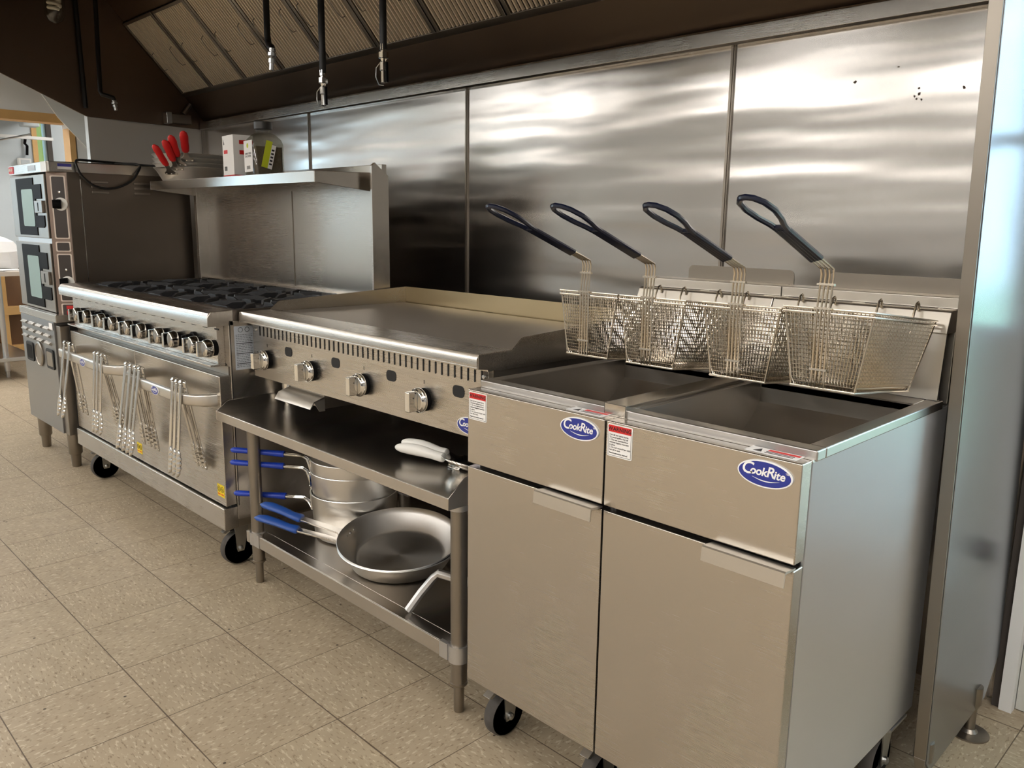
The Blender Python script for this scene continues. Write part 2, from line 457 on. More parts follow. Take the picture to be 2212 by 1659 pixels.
# ------------------------------------------------------------------ exhaust hood
h = thing('exhaust_hood', 'long dark stainless canopy hood above the cooking line', 'hood', (-1.2, .5, 1.77))
HX1 = 1.04
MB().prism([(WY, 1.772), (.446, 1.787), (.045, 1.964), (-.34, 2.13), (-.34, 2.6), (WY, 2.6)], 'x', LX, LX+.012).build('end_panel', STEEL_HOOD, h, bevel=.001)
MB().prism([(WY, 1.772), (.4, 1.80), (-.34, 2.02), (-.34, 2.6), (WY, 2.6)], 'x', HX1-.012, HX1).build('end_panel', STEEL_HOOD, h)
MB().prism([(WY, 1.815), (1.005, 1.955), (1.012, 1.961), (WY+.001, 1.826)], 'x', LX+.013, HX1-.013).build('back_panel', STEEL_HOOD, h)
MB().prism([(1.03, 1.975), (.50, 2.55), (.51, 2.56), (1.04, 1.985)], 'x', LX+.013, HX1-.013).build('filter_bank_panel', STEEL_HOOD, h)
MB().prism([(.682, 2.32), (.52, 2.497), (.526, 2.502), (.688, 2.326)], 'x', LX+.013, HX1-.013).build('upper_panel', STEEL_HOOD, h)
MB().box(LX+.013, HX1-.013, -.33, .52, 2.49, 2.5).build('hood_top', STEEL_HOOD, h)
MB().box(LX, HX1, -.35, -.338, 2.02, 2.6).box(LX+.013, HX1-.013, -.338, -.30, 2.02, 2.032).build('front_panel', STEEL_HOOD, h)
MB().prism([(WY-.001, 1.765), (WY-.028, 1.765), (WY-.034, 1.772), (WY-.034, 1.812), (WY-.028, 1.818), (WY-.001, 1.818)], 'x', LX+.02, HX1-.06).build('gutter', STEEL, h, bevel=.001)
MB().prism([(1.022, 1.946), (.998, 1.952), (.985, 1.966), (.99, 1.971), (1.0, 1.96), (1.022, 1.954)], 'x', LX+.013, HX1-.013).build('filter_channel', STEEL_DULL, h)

# baffle filters: local x along the wall, local y up the slope, local z towards the cook
SL = math.atan2(2.308-1.962, 1.012-.692)
ux = Vector((1, 0, 0)); uy = Vector((0, -math.cos(SL), math.sin(SL)))
Rf = Matrix((ux, uy, ux.cross(uy))).transposed()
flen = .475
f0 = None
FL = ['baffle filter next to the left end of the hood', 'second baffle filter from the left end of the hood', 'third baffle filter from the left, above the left pipe drop',
      'fourth baffle filter from the left end of the hood', 'fifth baffle filter, behind the middle nozzle pipe', 'sixth baffle filter, behind the right nozzle pipe',
      'seventh baffle filter, right of the right nozzle pipe', 'last baffle filter in view at the right, mostly above the frame']
for i in range(8):
    x = -3.525+i*.398
    loc = Vector((x, 1.004, 1.964))
    if f0 is None:
        f0 = thing('baffle_filter', 'aluminium '+FL[0], 'hood filter', loc, Rf.to_euler(), 'baffle filters in the hood')
        m_ = MB()
        wd = .396
        m_.box(.003, .022, 0, flen, -.012, .012).box(wd-.022, wd-.003, 0, flen, -.012, .012).box(.003, wd-.003, 0, .016, -.012, .012).box(.003, wd-.003, flen-.016, flen, -.012, .012)
        m_.build('frame', STEEL_DULL, f0, local=True, bevel=.002)
        m_ = MB()
        nb = 15
        for k in range(nb):
            a = .026+(wd-.052)*(k+.1)/nb; b = .026+(wd-.052)*(k+.58)/nb
            m_.prism([(a, .0), (a+.002, .009), (b-.002, .009), (b, .0), (b-.001, .0), (b-.003, .007), (a+.003, .007), (a+.001, 0)], 'y', .012, flen-.012)
        m_.build('baffles', FILT, f0, local=True)
        MB().box(.02, wd-.02, .01, flen-.01, -.011, -.009).build('back_plate', DARK, f0, local=True)
        for xx in (.075, wd-.075):
            MB().tube([(xx, .17, .010), (xx, .175, .028), (xx, .20, .034), (xx, .25, .034), (xx, .275, .028), (xx, .28, .010)], .0022, 6).build('handle', STEEL_DULL, f0, local=True)
    else:
        dup(f0, loc, label='aluminium '+FL[i])

# fire suppression drops
def drop(label, pts, tip, tipdir, cap, ks=.78):
    g = thing('suppression_pipe', label, 'pipe', pts[0], group='fire suppression drops')
    MB().tube(pts, .0115, 10).build('pipe', PIPE, g)
    T = Vector(tip); d = Vector(tipdir).normalized()
    M = d.to_track_quat('Z', 'Y').to_matrix().to_4x4() @ Matrix.Diagonal((.85, .85, ks, 1))
    m_ = MB()
    m_.lathe([(.0, 0), (.0135, 0), (.0135, .022), (.010, .024), (.010, .03), (.0185, .031), (.0185, .052), (.012, .055), (.008, .064), (.012, .068), (.0145, .07), (.0145, .098), (.0105, .101), (.0105, .145), (.007, .148), (0, .148)], n=8, M=M, c=T)
    m_.build('nozzle', CHROME if cap else ZINC, g)
    if cap:
        P = [T+d*ks*.062+Vector((-.012, 0, 0)), T+d*ks*.085+Vector((-.034, -.004, 0)), T+d*ks*.12+Vector((-.036, -.004, 0)), T+d*ks*.15+Vector((-.022, -.002, 0)), T+d*ks*.155+Vector((-.002, 0, 0))]
        MB().tube(P, .0016, 6).build('cap_wire', ZINC, g)
        MB().box(T.x+.014, T.x+.019, T.y-.004, T.y+.004, T.z-.145*ks, T.z-.07*ks).build('cap_strap', BLACK, g)
    return g
PY = .40
drop('black pipe drop with a nozzle pointing straight down, middle one over the range', [(-1.025, PY, 2.495), (-1.028, PY, 1.725)], (-1.028, PY, 1.735), (0, 0, -1), True)
drop('black pipe drop with a wire capped nozzle, rightmost over the griddle', [(-.675, PY, 2.495), (-.68, PY, 1.755)], (-.68, PY, 1.772), (0, 0, -1), True)
drop('black pipe with elbow and angled nozzle in front of the third filter', [(-1.392, PY, 2.495), (-1.395, PY, 1.90), (-1.39, PY, 1.875), (-1.375, PY-.005, 1.86), (-1.345, PY-.012, 1.85), (-1.335, PY-.014, 1.835)], (-1.337, PY-.014, 1.845), (-.06, -.06, -1), False, .52)
drop('black pipe drop with elbow and small nozzle against the hood left end', [(-3.33, .475, 2.495), (-3.33, .46, 1.90), (-3.32, .465, 1.885), (-3.31, .495, 1.878), (-3.305, .515, 1.872), (-3.305, .52, 1.855)], (-3.305, .519, 1.86), (.05, .12, -1), False, .36)
t = thing('conduit', 'dark vertical conduit running up the hood left end', 'conduit', (LX+.03, .42, 2.0))
MB().tube([(LX+.025, .43, 2.48), (LX+.025, .44, 1.83)], .013, 8).build('pipe', PIPE, t)
t = thing('detector_bracket', 'small metal detector box with conduit at the hood back left corner', 'detector', (LX+.03, .95, 1.81))
MB().box(LX+.013, LX+.05, .88, 1.025, 1.79, 1.845).build('housing', STEEL_DULL, t, bevel=.006)
MB().box(LX+.012, LX+.07, .868, .90, 1.785, 1.85).build('bracket', ZINC, t, bevel=.004)
MB().tube([(LX+.03, .985, 1.85), (LX+.03, 1.03, 1.91)], .014, 8).build('conduit_stub', STEEL_DULL, t)

# hood lamp
t = thing('hood_lamp', 'unlit spiral bulb in a glass jar hanging under the hood', 'lamp', (-3.1, .2, 2.3))
sp = [(-3.1+.026*math.cos(a), .2+.026*math.sin(a), 2.34-.0035*a) for a in [i*PI/6 for i in range(0, 62)]]
MB().tube(sp, .0085, 8).build('spiral_bulb', BULB, t)
MB().lathe([(.048, 2.45), (.048, 2.24), (.045, 2.205), (.034, 2.18), (.018, 2.168), (0, 2.165)], c=(-3.1, .2, 0)).build('glass_jar', GLASS, t)
MB().lathe([(0, 2.49), (.06, 2.49), (.06, 2.43), (.05, 2.42), (.0, 2.42)], c=(-3.1, .2, 0)).build('cap', STEEL_DULL, t)

# ------------------------------------------------------------------ partition at the right end
DX0, DX1 = .985, 1.012
PF = .575
p = thing('steel_partition', 'tall stainless end partition standing on legs right of the fryers', 'partition', (DX1, .8, 0), (0, 0, 0))
lean = Matrix.Translation((1.0, 0, .8)) @ Matrix.Rotation(math.radians(-1.0), 4, 'Y') @ Matrix.Translation((-1.0, 0, -.8))
MB().prism([(PF+.004, .09), (PF+.03, .06), (.985, .075), (1.075, .16), (1.075, 1.76), (PF+.004, 1.76)], 'x', DX1-.006, DX1, lean).build('side_panel', steel('partition_steel', (150, 154, 160), rough=.24, wave=.004), p, bevel=.001)
MB().box(DX0, DX1-.002, PF-.002, PF+.003, .1, 1.76, lean).prism([(DX0, .1), (DX1-.002, .1), (DX1-.006, .07), (DX0+.006, .07)], 'y', PF-.002, PF+.003, lean).box(DX0, DX0+.004, PF+.003, 1.075, .12, 1.76, lean).build('edge_strip', STEEL_DULL, p, bevel=.001)
for nm, x, y in (('leg', 1.008, PF+.028), ('leg', 1.014, .925)):
    m_ = MB(); m_.lathe([(0, .13), (.02, .13), (.02, .085), (.016, .078), (.0125, .07), (.0125, .008), (0, .008)], c=(x, y, 0), n=16)
    g = m_.build(nm, STEEL_DULL, p)
    MB().lathe([(0, 0), (.046, 0), (.046, .004), (.02, .008), (.014, .016), (0, .016)], c=(x, y, 0), n=24).build('foot_flange', STEEL_DULL, g)

# ------------------------------------------------------------------ badges and labels
def badge_mb(M, w, hgt):
    """oval blue badge: white rim, blue face, white lettering and swoosh"""
    m_ = MB()
    m_.mat(0).prism(ell(w/2, hgt/2), 'z', 0, .003, M)
    m_.mat(1).prism(ell(w/2*.95, hgt/2*.9), 'z', .0028, .0034, M)
    k = w
    m_.mat(0)
    T = M @ Matrix.Translation((-.012*k/.1-.0*k, .04*k, .0037))
    m_.text('C', .30*k, M @ Matrix.Translation((-.325*k, .05*k, .0037)), shear=.2, bold=.005*k)
    m_.text('ook', .20*k, M @ Matrix.Translation((-.115*k, .03*k, .0037)), shear=.2, bold=.005*k, space=.95)
    m_.text('R', .25*k, M @ Matrix.Translation((.105*k, .045*k, .0037)), shear=.2, bold=.005*k)
    m_.text('ite', .20*k, M @ Matrix.Translation((.265*k, .02*k, .0037)), shear=.2, bold=.005*k, space=1.0)
    m_.text('TM', .045*k, M @ Matrix.Translation((.405*k, .085*k, .0037)), bold=.001*k)
    up = [(-.22*k+.5*k*i/12, -.075*k-.035*k*math.sin(PI*i/12)) for i in range(13)]
    dn = [(-.22*k+.5*k*i/12, -.075*k-.05*k*math.sin(PI*i/12)-.002*k) for i in range(12, -1, -1)]
    m_.prism(up+dn, 'z', .0034, .0038, M)
    return m_
WARN = 'Hot oil can cause burns.\nTo avoid spilling hot oil\n1. Do not operate fryer\nwithout tipping restraint\nin place\n2. Do not move fryer with\nhot oil in tank\n'
def warning_mb(M, w, hgt):
    m_ = MB()
    m_.mat(0).prism(rrect(-w/2, w/2, -hgt/2, hgt/2, .003), 'z', 0, .0006, M)
    m_.mat(2)
    a, b = w/2-.0022, hgt/2-.0022
    for (x0, x1, y0, y1) in ((-a, a, b-.0006, b), (-a, a, -b, -b+.0006), (-a, -a+.0006, -b, b), (a-.0006, a, -b, b)):
        m_.box(x0, x1, y0, y1, .0006, .0009, M)
    m_.mat(1).box(-a, a, b-.013, b, .0006, .001, M)
    m_.mat(2).text('WARNING', .0105, M @ Matrix.Translation((0, b-.0066, .0012)), bold=.0003, space=1.1)
    m_.text(WARN, .0046, M @ Matrix.Translation((-a+.003, -.006, .0010)), align='LEFT', bold=.00008, line=1.06)
    m_.text('Read instruction manual', .0044, M @ Matrix.Translation((-a+.003, -b+.005, .0010)), align='LEFT', bold=.00012)
    return m_
def hot_mb(M, w, hgt):
    m_ = MB()
    m_.mat(0).prism(rrect(-w/2, w/2, -hgt/2, hgt/2, .002), 'z', 0, .0006, M)
    m_.mat(2).prism([(-w*.36, -hgt*.28), (-w*.2, -hgt*.28), (-w*.28, hgt*.3)], 'z', .0006, .0009, M)
    m_.mat(1).box(-w*.14, w*.46, hgt*.08, hgt*.38, .0006, .0009, M)
    m_.mat(2)
    for k in range(2): m_.box(-w*.14, w*.4, -hgt*(.1+.2*k), -hgt*(.02+.2*k), .0006, .0009, M)
    return m_
def hotsticker_mb(M, w, hgt):
    m_ = MB()
    m_.mat(0).box(-w/2, w/2, -hgt/2, hgt/2, 0, .0006, M)
    for sx in (-.24, .24):
        c = [(sx*w+math.cos(a)*w*.19, hgt*.12+math.sin(a)*w*.19, .0009) for a in [2*PI*i/20 for i in range(20)]]
        m_.mat(1).tube([M @ Vector(q) for q in c], .0009, 4, closed=True)
        m_.tube([M @ Vector(q) for q in ((sx*w-.004, hgt*.22, .0009), (sx*w+.001, hgt*.12, .0009), (sx*w-.002, hgt*.04, .0009), (sx*w+.005, hgt*.02, .0009))], .0011, 4)
        for k in range(4): m_.mat(2).box(sx*w-w*.2+k*w*.1, sx*w-w*.2+k*w*.1+w*.07, -hgt*.36, -hgt*.25, .0006, .0009, M)
    return m_

# ------------------------------------------------------------------ casters
def caster(parent, x, y, r=.055, top=.16, local=False, name='caster', yaw=0.):
    M = Matrix.Translation((x, y, 0)) @ Matrix.Rotation(yaw, 4, 'Z')
    m_ = MB()
    for s_ in (-1, 1):
        m_.prism([(-.012, r-.012), (.012, r-.012), (.016, r), (.034, top-.022), (-.02, top-.022), (-.016, r)], 'x', s_*.021-.0015, s_*.021+.0015, M)
    m_.box(-.03, .03, -.028, .042, top-.024, top-.016, M).box(-.045, .045, -.045, .045, top-.006, top, M)
    m_.lathe([(0, top-.016), (.026, top-.016), (.026, top-.006), (0, top-.006)], M=M)
    for s_ in (-1, 1):
        m_.lathe([(0, 0), (.009, 0), (.009, .006), (.005, .009), (0, .009)], n=12, M=M @ Matrix.Translation((s_*.0225, 0, r)) @ Matrix.Rotation(s_*PI/2, 4, 'Y'))
    g = m_.build(name, ZINC, parent)
    m_ = MB()
    Q = M @ Matrix.Translation((0, 0, r)) @ Matrix.Rotation(PI/2, 4, 'Y')
    m_.mat(0).lathe([(0, -.012), (.014, -.017), (.02, -.011), (r*.7, -.011), (r*.78, -.016), (r*.93, -.016)], n=32, M=Q)
    m_.mat(1).lathe([(r*.93, -.016), (r, -.010), (r, .010), (r*.93, .016)], n=32, M=Q)
    m_.mat(0).lathe([(r*.93, .016), (r*.78, .016), (r*.7, .011), (.02, .011), (.014, .017), (0, .012)], n=32, M=Q)
    m_.build('wheel', [RUBBER, TREAD], g)
    m_ = MB(); m_.prism([(-.02, top-.03), (-.05, top-.045), (-.06, top-.04), (-.03, top-.022)], 'x', -.012, .012, M)
    m_.build('brake_lever', ZINC, g, bevel=.001)
    return g

# ------------------------------------------------------------------ fryers
ZT, ZB = .8708, .163
def fryer(x0, label, hx0, rim0, rim1, flue):
    x1 = x0+.392
    t = thing('deep_fryer', label, 'fryer', ((x0+x1)/2, .35, 0), group='floor fryers')
    m_ = MB()
    m_.box(x0, x0+.012, .036, .66, ZB, .867).box(x1-.012, x1, .036, .66, ZB, .867).box(x0+.012, x1-.012, .648, .66, ZB, .867)
    m_.box(x0+.012, x1-.012, .036, .648, ZB, ZB+.012).box(x0+.012, x1-.012, .036, .044, ZB+.012, .867)
    m_.build('cabinet', STEEL_SIDE, t, bevel=.0015)
    MB().box(x0+.006, x1-.006, .033, .0375, ZB+.005, .862).build('front_gasket', DARK, t)
    MB().box(x0, x1, 0, .0335, .7013, ZT).box(x0, x1, .0335, .047, .864, ZT).build('upper_panel', STEEL, t, bevel=.0025)
    dr = MB().box(x0, x1, 0, .033, ZB, .6917).build('door', STEEL, t, bevel=.0025)
    hx1 = hx0+.152
    m_ = MB(); m_.prism([(.004, .694), (.004, .6975), (-.028, .7005), (-.031, .698), (-.031, .6985), (-.0335, .674), (-.0315, .674), (-.029, .696)], 'x', hx0, hx1)
    m_.build('door_handle', SATIN, dr, bevel=.0008)
    # badge, labels
    badge_mb(FRONT(x0+.331, -.0005, .8415), .097, .045).build('badge', [LOGO_W, LOGO], t, flip=False)
    warning_mb(FRONT(x0+.034, -.0003, .835), .058, .063).build('warning_label', [PAPER, REDP, BLK_INK], t, flip=False)
    hot_mb(frame((x0+.33, .026, ZT+.0003), (1, 0, 0), (0, 1, 0)), .092, .032).build('caution_label', [PAPER, REDP, BLK_INK], t, flip=False)
    # tank flange
    a, b = rim0, rim1
    i0, i1 = x0+.026, x1-.026
    m_ = MB()
    m_.box(a, b, .044, .076, .866, .885).box(a, i0, .076, .62, .866, .885).box(i1, b, .076, .62, .866, .885).box(i0, i1, .535, .62, .866, .885)
    m_.build('rim', RIM, t, bevel=.003)
    # tank
    yz = [(.076, .884), (.076, .73), (.15, .60), (.46, .60), (.46, .745), (.462, .775), (.50, .80), (.535, .835), (.535, .884)]
    m_ = MB(); m_.mat(0).sheet([[(i0, y, z) for y, z in yz], [(i1, y, z) for y, z in yz]])
    m_.prism([(y, z) for y, z in yz], 'x', i0-.001, i0+.0005).prism([(y, z) for y, z in yz], 'x', i1-.0005, i1+.001)
    m_.mat(1).box(i0+.001, i1-.001, .13, .459, .655, .66)
    m_.mat(2).text('OIL LEVEL', .022, FRONT((i0+i1)/2+.07, .4585, .735), bold=.0004)
    m_.build('tank', [TANK, OIL, DARK], t, flip=False)
    # splash back, basket hanger, flue
    MB().prism([(.60, .886), (.615, 1.03), (.62, 1.03), (.606, .886)], 'x', x0+.004, x1-.004).box(x0+.004, x1-.004, .607, .612, .86, .9).build('splash_back', LIGHT_SHEET, t)
    MB().prism([(.607, 1.024), (.624, 1.068), (.632, 1.0715), (.660, 1.0715), (.660, 1.095), (.70, 1.098), (.70, .87), (.662, .87), (.662, 1.024)], 'x', x0-.004, x1-.002).build('basket_hanger', LIGHT_SHEET, t, bevel=.002)
    m_ = MB()
    for s0 in (.025, .205): m_.box(x0+s0, x0+s0+.15, .640, .646, 1.0715, 1.0722)
    m_.build('hanger_slots', DARK, t)
    MB().prism(rrect(x0+flue[0], x0+flue[1], 1.07, 1.132, .014), 'y', .702, .705).build('flue_guard', STEEL_DULL, t)
    for cx in (x0+.043, x1-.043):
        for cy in (.083, .58): caster(t, cx, cy, yaw=0)
    return t
fryer(.169, 'stainless floor fryer beside the griddle, left of the pair', .408, .163, .529, (.10, .40))
fryer(.565, 'stainless floor fryer beside the steel partition, right of the pair', .806, .577, .960, (.09, .395))
m_ = MB(); m_.prism([(.5265, .868), (.5265, .8935), (.5795, .8935), (.5795, .868), (.578, .868), (.578, .892), (.528, .892), (.528, .868)], 'y', .040, .61)
m_.box(.528, .578, .040, .042, .868, .893)
tag(m_.build('joiner_strip', STEEL_TOP, bevel=.0008), 'stainless joiner strip bridging the gap between the two fryer tanks', 'joiner strip')

# ------------------------------------------------------------------ fry baskets (local: origin front top centre, y back, z up)
def basket():
    b = thing('fry_basket', '', 'fry basket', (0, 0, 0), group='wire fry baskets')
    W0, W1 = .083, .060                      # half width top / bottom
    D0, D1 = .315, .285; F1 = .016; H = .146
    def pt(u, v, k):                         # u across -1..1, v depth 0..1, k height 0 top..1 bottom
        ww = W0+(W1-W0)*k
        return (u*ww, F1*k+v*(D0+(D1-F1-D0)*k), -H*k)
    m_ = MB(); r = .00105
    # vertical wires: front-bottom-back hoops and side-bottom-side hoops
    nx = 22
    for i in range(nx+1):
        u = -1+2*i/nx
        m_.tube([pt(u, 0, 0), pt(u, 0, .9), pt(u, .04, 1), pt(u, .96, 1), pt(u, 1, .9), pt(u, 1, 0)], r, 4)
    ny = 42
    for i in range(ny+1):
        v = i/ny
        m_.tube([pt(-1, v, 0), pt(-1, v, .9), pt(-.9, v, 1), pt(.9, v, 1), pt(1, v, .9), pt(1, v, 0)], r, 4)
    nz = 19
    for i in range(1, nz):
        k = i/nz
        m_.tube([pt(-1, 0, k), pt(1, 0, k), pt(1, 1, k), pt(-1, 1, k)], r, 4, closed=True)
    m_.build('mesh_body', WIRE, b, local=True)
    # frame rods: double top rim, bottom frame
    m_ = MB()
    e = .003
    for dz, ex in ((0, e), (-.008, e*.9)):
        m_.tube([(-W0-ex, -ex, dz), (W0+ex, -ex, dz), (W0+ex, D0+ex, dz), (-W0-ex, D0+ex, dz)], .0024, 6, closed=True)
    Bq = [pt(-1.02, -.01, 1.01), pt(1.02, -.01, 1.01), pt(1.02, 1.01, 1.01), pt(-1.02, 1.01, 1.01)]
    m_.tube(Bq, .0022, 6, closed=True)
    for u, v in ((-1, 0), (1, 0), (1, 1), (-1, 1)):
        m_.tube([pt(u*1.02, v, 0), pt(u*1.02, v, 1)], .0018, 6)
    m_.build('rim_frame', WIRE, b, local=True)
    # hooks at the back
    for u in (-.46, .46):
        MB().tube([(u*W0, D0-.001, -.03), (u*W0, D0+.004, .012), (u*W0, D0+.012, .032), (u*W0, D0+.021, .036), (u*W0, D0+.027, .030), (u*W0, D0+.028, .018)], .0026, 6).build('hook', WIRE, b, local=True)
    # handle: four rods up the front, bent out to the cook
    hb = Vector((0, .0, .072)); d = Vector((0, -math.cos(math.radians(14.5)), math.sin(math.radians(14.5))))
    m_ = MB()
    for k in range(4):
        x = (k-1.5)*.0078-.008
        m_.tube([(x, .03, -H-.003), (x, F1-.004, -H+.002), (x, F1-.006, -H+.01), (x, -.006, 0), (x, -.006, .062), tuple(Vector((x, -.006, .072))+d*.006), tuple(Vector((x, -.006, .072))+d*.13)], .0021, 6)
    for z in (.045, .001, -.112):
        yo = -.009 if z > -.05 else F1*.77-.007
        m_.box(-.008-.0165, -.008+.0165, yo-.0015, yo+.0045, z-.002, z+.002)
    m_.build('handle', WIRE, b, local=True)
    # coated grip with loop
    m_ = MB()
    o = Vector((-.008, -.006, .072))
    nrm = Vector((0, d.z, -d.y))
    M = Matrix((Vector((1, 0, 0)), d, Vector((1, 0, 0)).cross(d))).transposed().to_4x4(); M.translation = o
    for k in range(4):
        x = (k-1.5)*.0076
        m_.tube([M @ Vector((x, .050+.005*k, 0)), M @ Vector((x*.9, .205, 0))], .0052, 8)
    m_.prism([(-.0145, .06), (.0145, .076), (.013, .21), (-.013, .21)], 'z', -.0035, .0035, M)
    lp = [(-.010, .198), (-.013, .222), (-.021, .25), (-.025, .282), (-.021, .312), (-.011, .328), (0, .332), (.011, .328), (.021, .312), (.025, .282), (.021, .25), (.013, .222), (.010, .198)]
    m_.tube([M @ Vector((x, y, 0)) for x, y in lp], .0052, 8)
    m_.build('grip', GRIP, b, local=True)
    return b
b0 = basket()
bk = [(.280, .276, 1.079, -6.2, 'wire fry basket hanging farthest left, next to the griddle'),
      (.460, .276, 1.079, -6.2, 'wire fry basket hanging second from the griddle'),
      (.675, .276, 1.081, -5.8, 'wire fry basket hanging third from the griddle, left one over the right fryer'),
      (.853, .276, 1.087, -6.6, 'wire fry basket hanging nearest the steel partition')]
for i, (x, y, z, rx, lb) in enumerate(bk):
    r_ = (math.radians(rx), 0, 0)
    if i == 0:
        b0.location = (x, y, z); b0.rotation_euler = r_; b0['label'] = lb
    else:
        o = dup(b0, (x, y, z), r_, lb)

# ------------------------------------------------------------------ equipment stand under the griddle
SX0, SX1, SY0, SY1 = -1.10, .112, -.01, .74
t = thing('equipment_stand', 'low stainless equipment stand carrying the griddle', 'stand', ((SX0+SX1)/2, .36, 0))
m_ = MB()
m_.box(SX0+.003, SX1-.003, SY0+.003, SY1-.003, .588, .600).box(SX0+.003, SX1-.003, SY0, SY0+.003, .570, .600)
m_.prism([(SY0, .57), (SY0, .60), (.042, .640), (.05, .643), (SY1, .643), (SY1, .57)], 'x', SX1-.003, SX1)
m_.prism([(SY0, .57), (SY0, .60), (.030, .629), (.04, .632), (SY1, .632), (SY1, .57)], 'x', SX0, SX0+.003)
m_.box(SX0+.003, SX1-.003, SY1-.003, SY1, .57, .64)
m_.build('top', STEEL_TOP, t, bevel=.0012)
m_ = MB()
m_.box(SX0+.075, SX1-.075, .044, .084, .180, .184).box(SX0+.05, SX1-.05, .084, .70, .180, .184).box(SX0+.075, SX1-.075, .04, .044, .143, .184).box(SX0+.05, SX1-.05, .70, .704, .143, .184)
m_.build('undershelf', STEEL_TOP, t, bevel=.0015)
for x in (-.985, .068):
    for y in (.062, .69):
        m_ = MB(); m_.lathe([(0, .57), (.021, .57), (.021, .085), (.0225, .084), (.0225, .078), (.021, .076), (0, .076)], c=(x, y, 0), n=20)
        lg = m_.build('leg', STEEL_DULL, t)
        MB().lathe([(0, .076), (.0135, .076), (.0135, .004), (.012, 0), (0, 0)], c=(x, y, 0), n=16).build('foot', STEEL_DULL, lg)
        MB().lathe([(.0, .575), (.029, .575), (.029, .548), (.0225, .545), (0, .545)], c=(x, y, 0), n=20).build('leg_socket', ALU, lg)
        s_ = 1 if x < -.5 else -1
        MB().lathe([(.0215, .187), (.027, .187), (.027, .143), (.0215, .143)], c=(x, y, 0), n=20).box(*sorted((x+s_*.018, x+s_*.05)), y-.024, y-.012, .143, .187).build('shelf_clamp', ALU, lg)

# ------------------------------------------------------------------ griddle
GX0, GX1 = -1.094, .107
t = thing('gas_griddle', 'wide stainless gas griddle with four knobs on the stand', 'griddle', ((GX0+GX1)/2, .45, .6))
MB().box(GX0+.02, GX1-.02, .14, .78, .708, .888).box(GX0+.03, GX1-.03, .16, .76, .695, .71).build('body', STEEL, t, bevel=.002)
m_ = MB(); m_.box(GX0+.012, GX1-.030, .128, .14, .708, .892)
m_.build('front_panel', STEEL, t, bevel=.0015)
MB().prism([(.088, .905), (.085, .900), (.085, .920), (.092, .930), (.20, .932), (.20, .924), (.098, .922), (.093, .916), (.093, .897), (.086, .897)], 'x', GX0+.0032, GX1-.0032).build('front_rail', STEEL, t, bevel=.0012)
MB().box(GX0+.006, GX1-.006, .20, .775, .895, .924).build('plate', steel('griddle_plate', (190, 182, 172), rough=.48, brush=(170, 2, 170)), t, bevel=.002)
MB().box(GX0+.006, GX1-.006, .125, .196, .885, .890).build('grease_trough', STEEL_TOP, t)
for x in (GX0, GX1-.003):
    MB().prism([(.088, .895), (.088, .929), (.20, .931), (.232, .957), (.24, .9595), (.79, .985), (.79, .885), (.16, .885)], 'x', x, x+.003).build('side_splash', STEEL, t, bevel=.0008)
MB().box(GX0+.003, GX1-.003, .787, .7895, .885, .9848).build('back_splash', steel('heat_tinted_steel', (196, 180, 146), rough=.3), t, bevel=.0008)
MB().box(GX0+.004, GX1-.004, .141, .78, .868, .886).build('trim_frame', STEEL_DULL, t)
m_ = MB()
nv = 45
for i in range(nv):
    x = -1.030+1.106*i/(nv-1)
    m_.prism(rrect(x-.0022, x+.0022, .852, .884, .002, 2), 'y', .1265, .129)
m_.build('vent_slots', DARK, t)
for x in (-.845, -.57, -.292, -.010): MB().prism(rrect(x-.022, x+.022, .804, .834, .012), 'y', .1268, .129).build('pilot_opening', DARK, t)
m_ = MB()
for x in (-1.06, .085):
    for z in (.87, .735): m_.lathe([(0, 0), (.006, .0), (.005, .004), (0, .005)], n=12, M=frame((x, .128, z), (1, 0, 0), (0, 0, 1)))
m_.build('screws', ZINC, t)
kn = []
for x in (-.985, -.704, -.423, -.148):
    M = FRONT(x, .128, .776)
    m_ = MB()
    m_.lathe([(0, 0), (.031, 0), (.031, .010), (.029, .013), (0, .013)], n=28, M=M)
    g = m_.build('knob', BLACK, t)
    m_ = MB()
    m_.lathe([(0, .013), (.033, .013), (.034, .016), (.034, .022), (.031, .024), (.0285, .027), (.0255, .030), (0, .031)], n=32, M=M)
    m_.box(-.0095, .0095, -.027, .027, .030, .058, M)
    m_.build('knob_grip', CHROME, g, bevel=.003)
    m_ = MB()
    for k in range(5):
        a = math.radians(150-35*k)
        m_.box(-.0018, .0018, -.0015, .0015, .0275, .0295, M @ Matrix.Translation((.0295*math.cos(a), .0295*math.sin(a), 0)) @ Matrix.Rotation(a, 4, 'Z'))
    m_.build('dial_marks', BLK_INK, g)
    MB().box(-.001, .001, .042, .052, -.0001, .0006, M).build('pointer_mark', BLK_INK, t)
badge_mb(FRONT(.036, .1275, .738), .097, .045).build('badge', [LOGO_W, LOGO], t, flip=False)
td = MB(); td.box(-.865, -.66, .14, .70, .660, .704)
td = td.build('grease_drawer', STEEL_DULL, t, bevel=.001)
MB().prism([(.139, .700), (.100, .688), (.086, .667), (.088, .665), (.103, .685), (.139, .696)], 'x', -.872, -.655).prism([(.139, .699), (.101, .687), (.12, .655), (.139, .655)], 'x', -.658, -.655).build('drawer_handle', SATIN, td)
for x in (-1.05, .07):
    for y in (.235, .70):
        MB().lathe([(0, .70), (.0215, .70), (.0205, .645), (.016, .643), (.015, .603), (.0135, .600), (0, .600)], c=(x, y, 0), n=18).build('leg', CHROME, t)

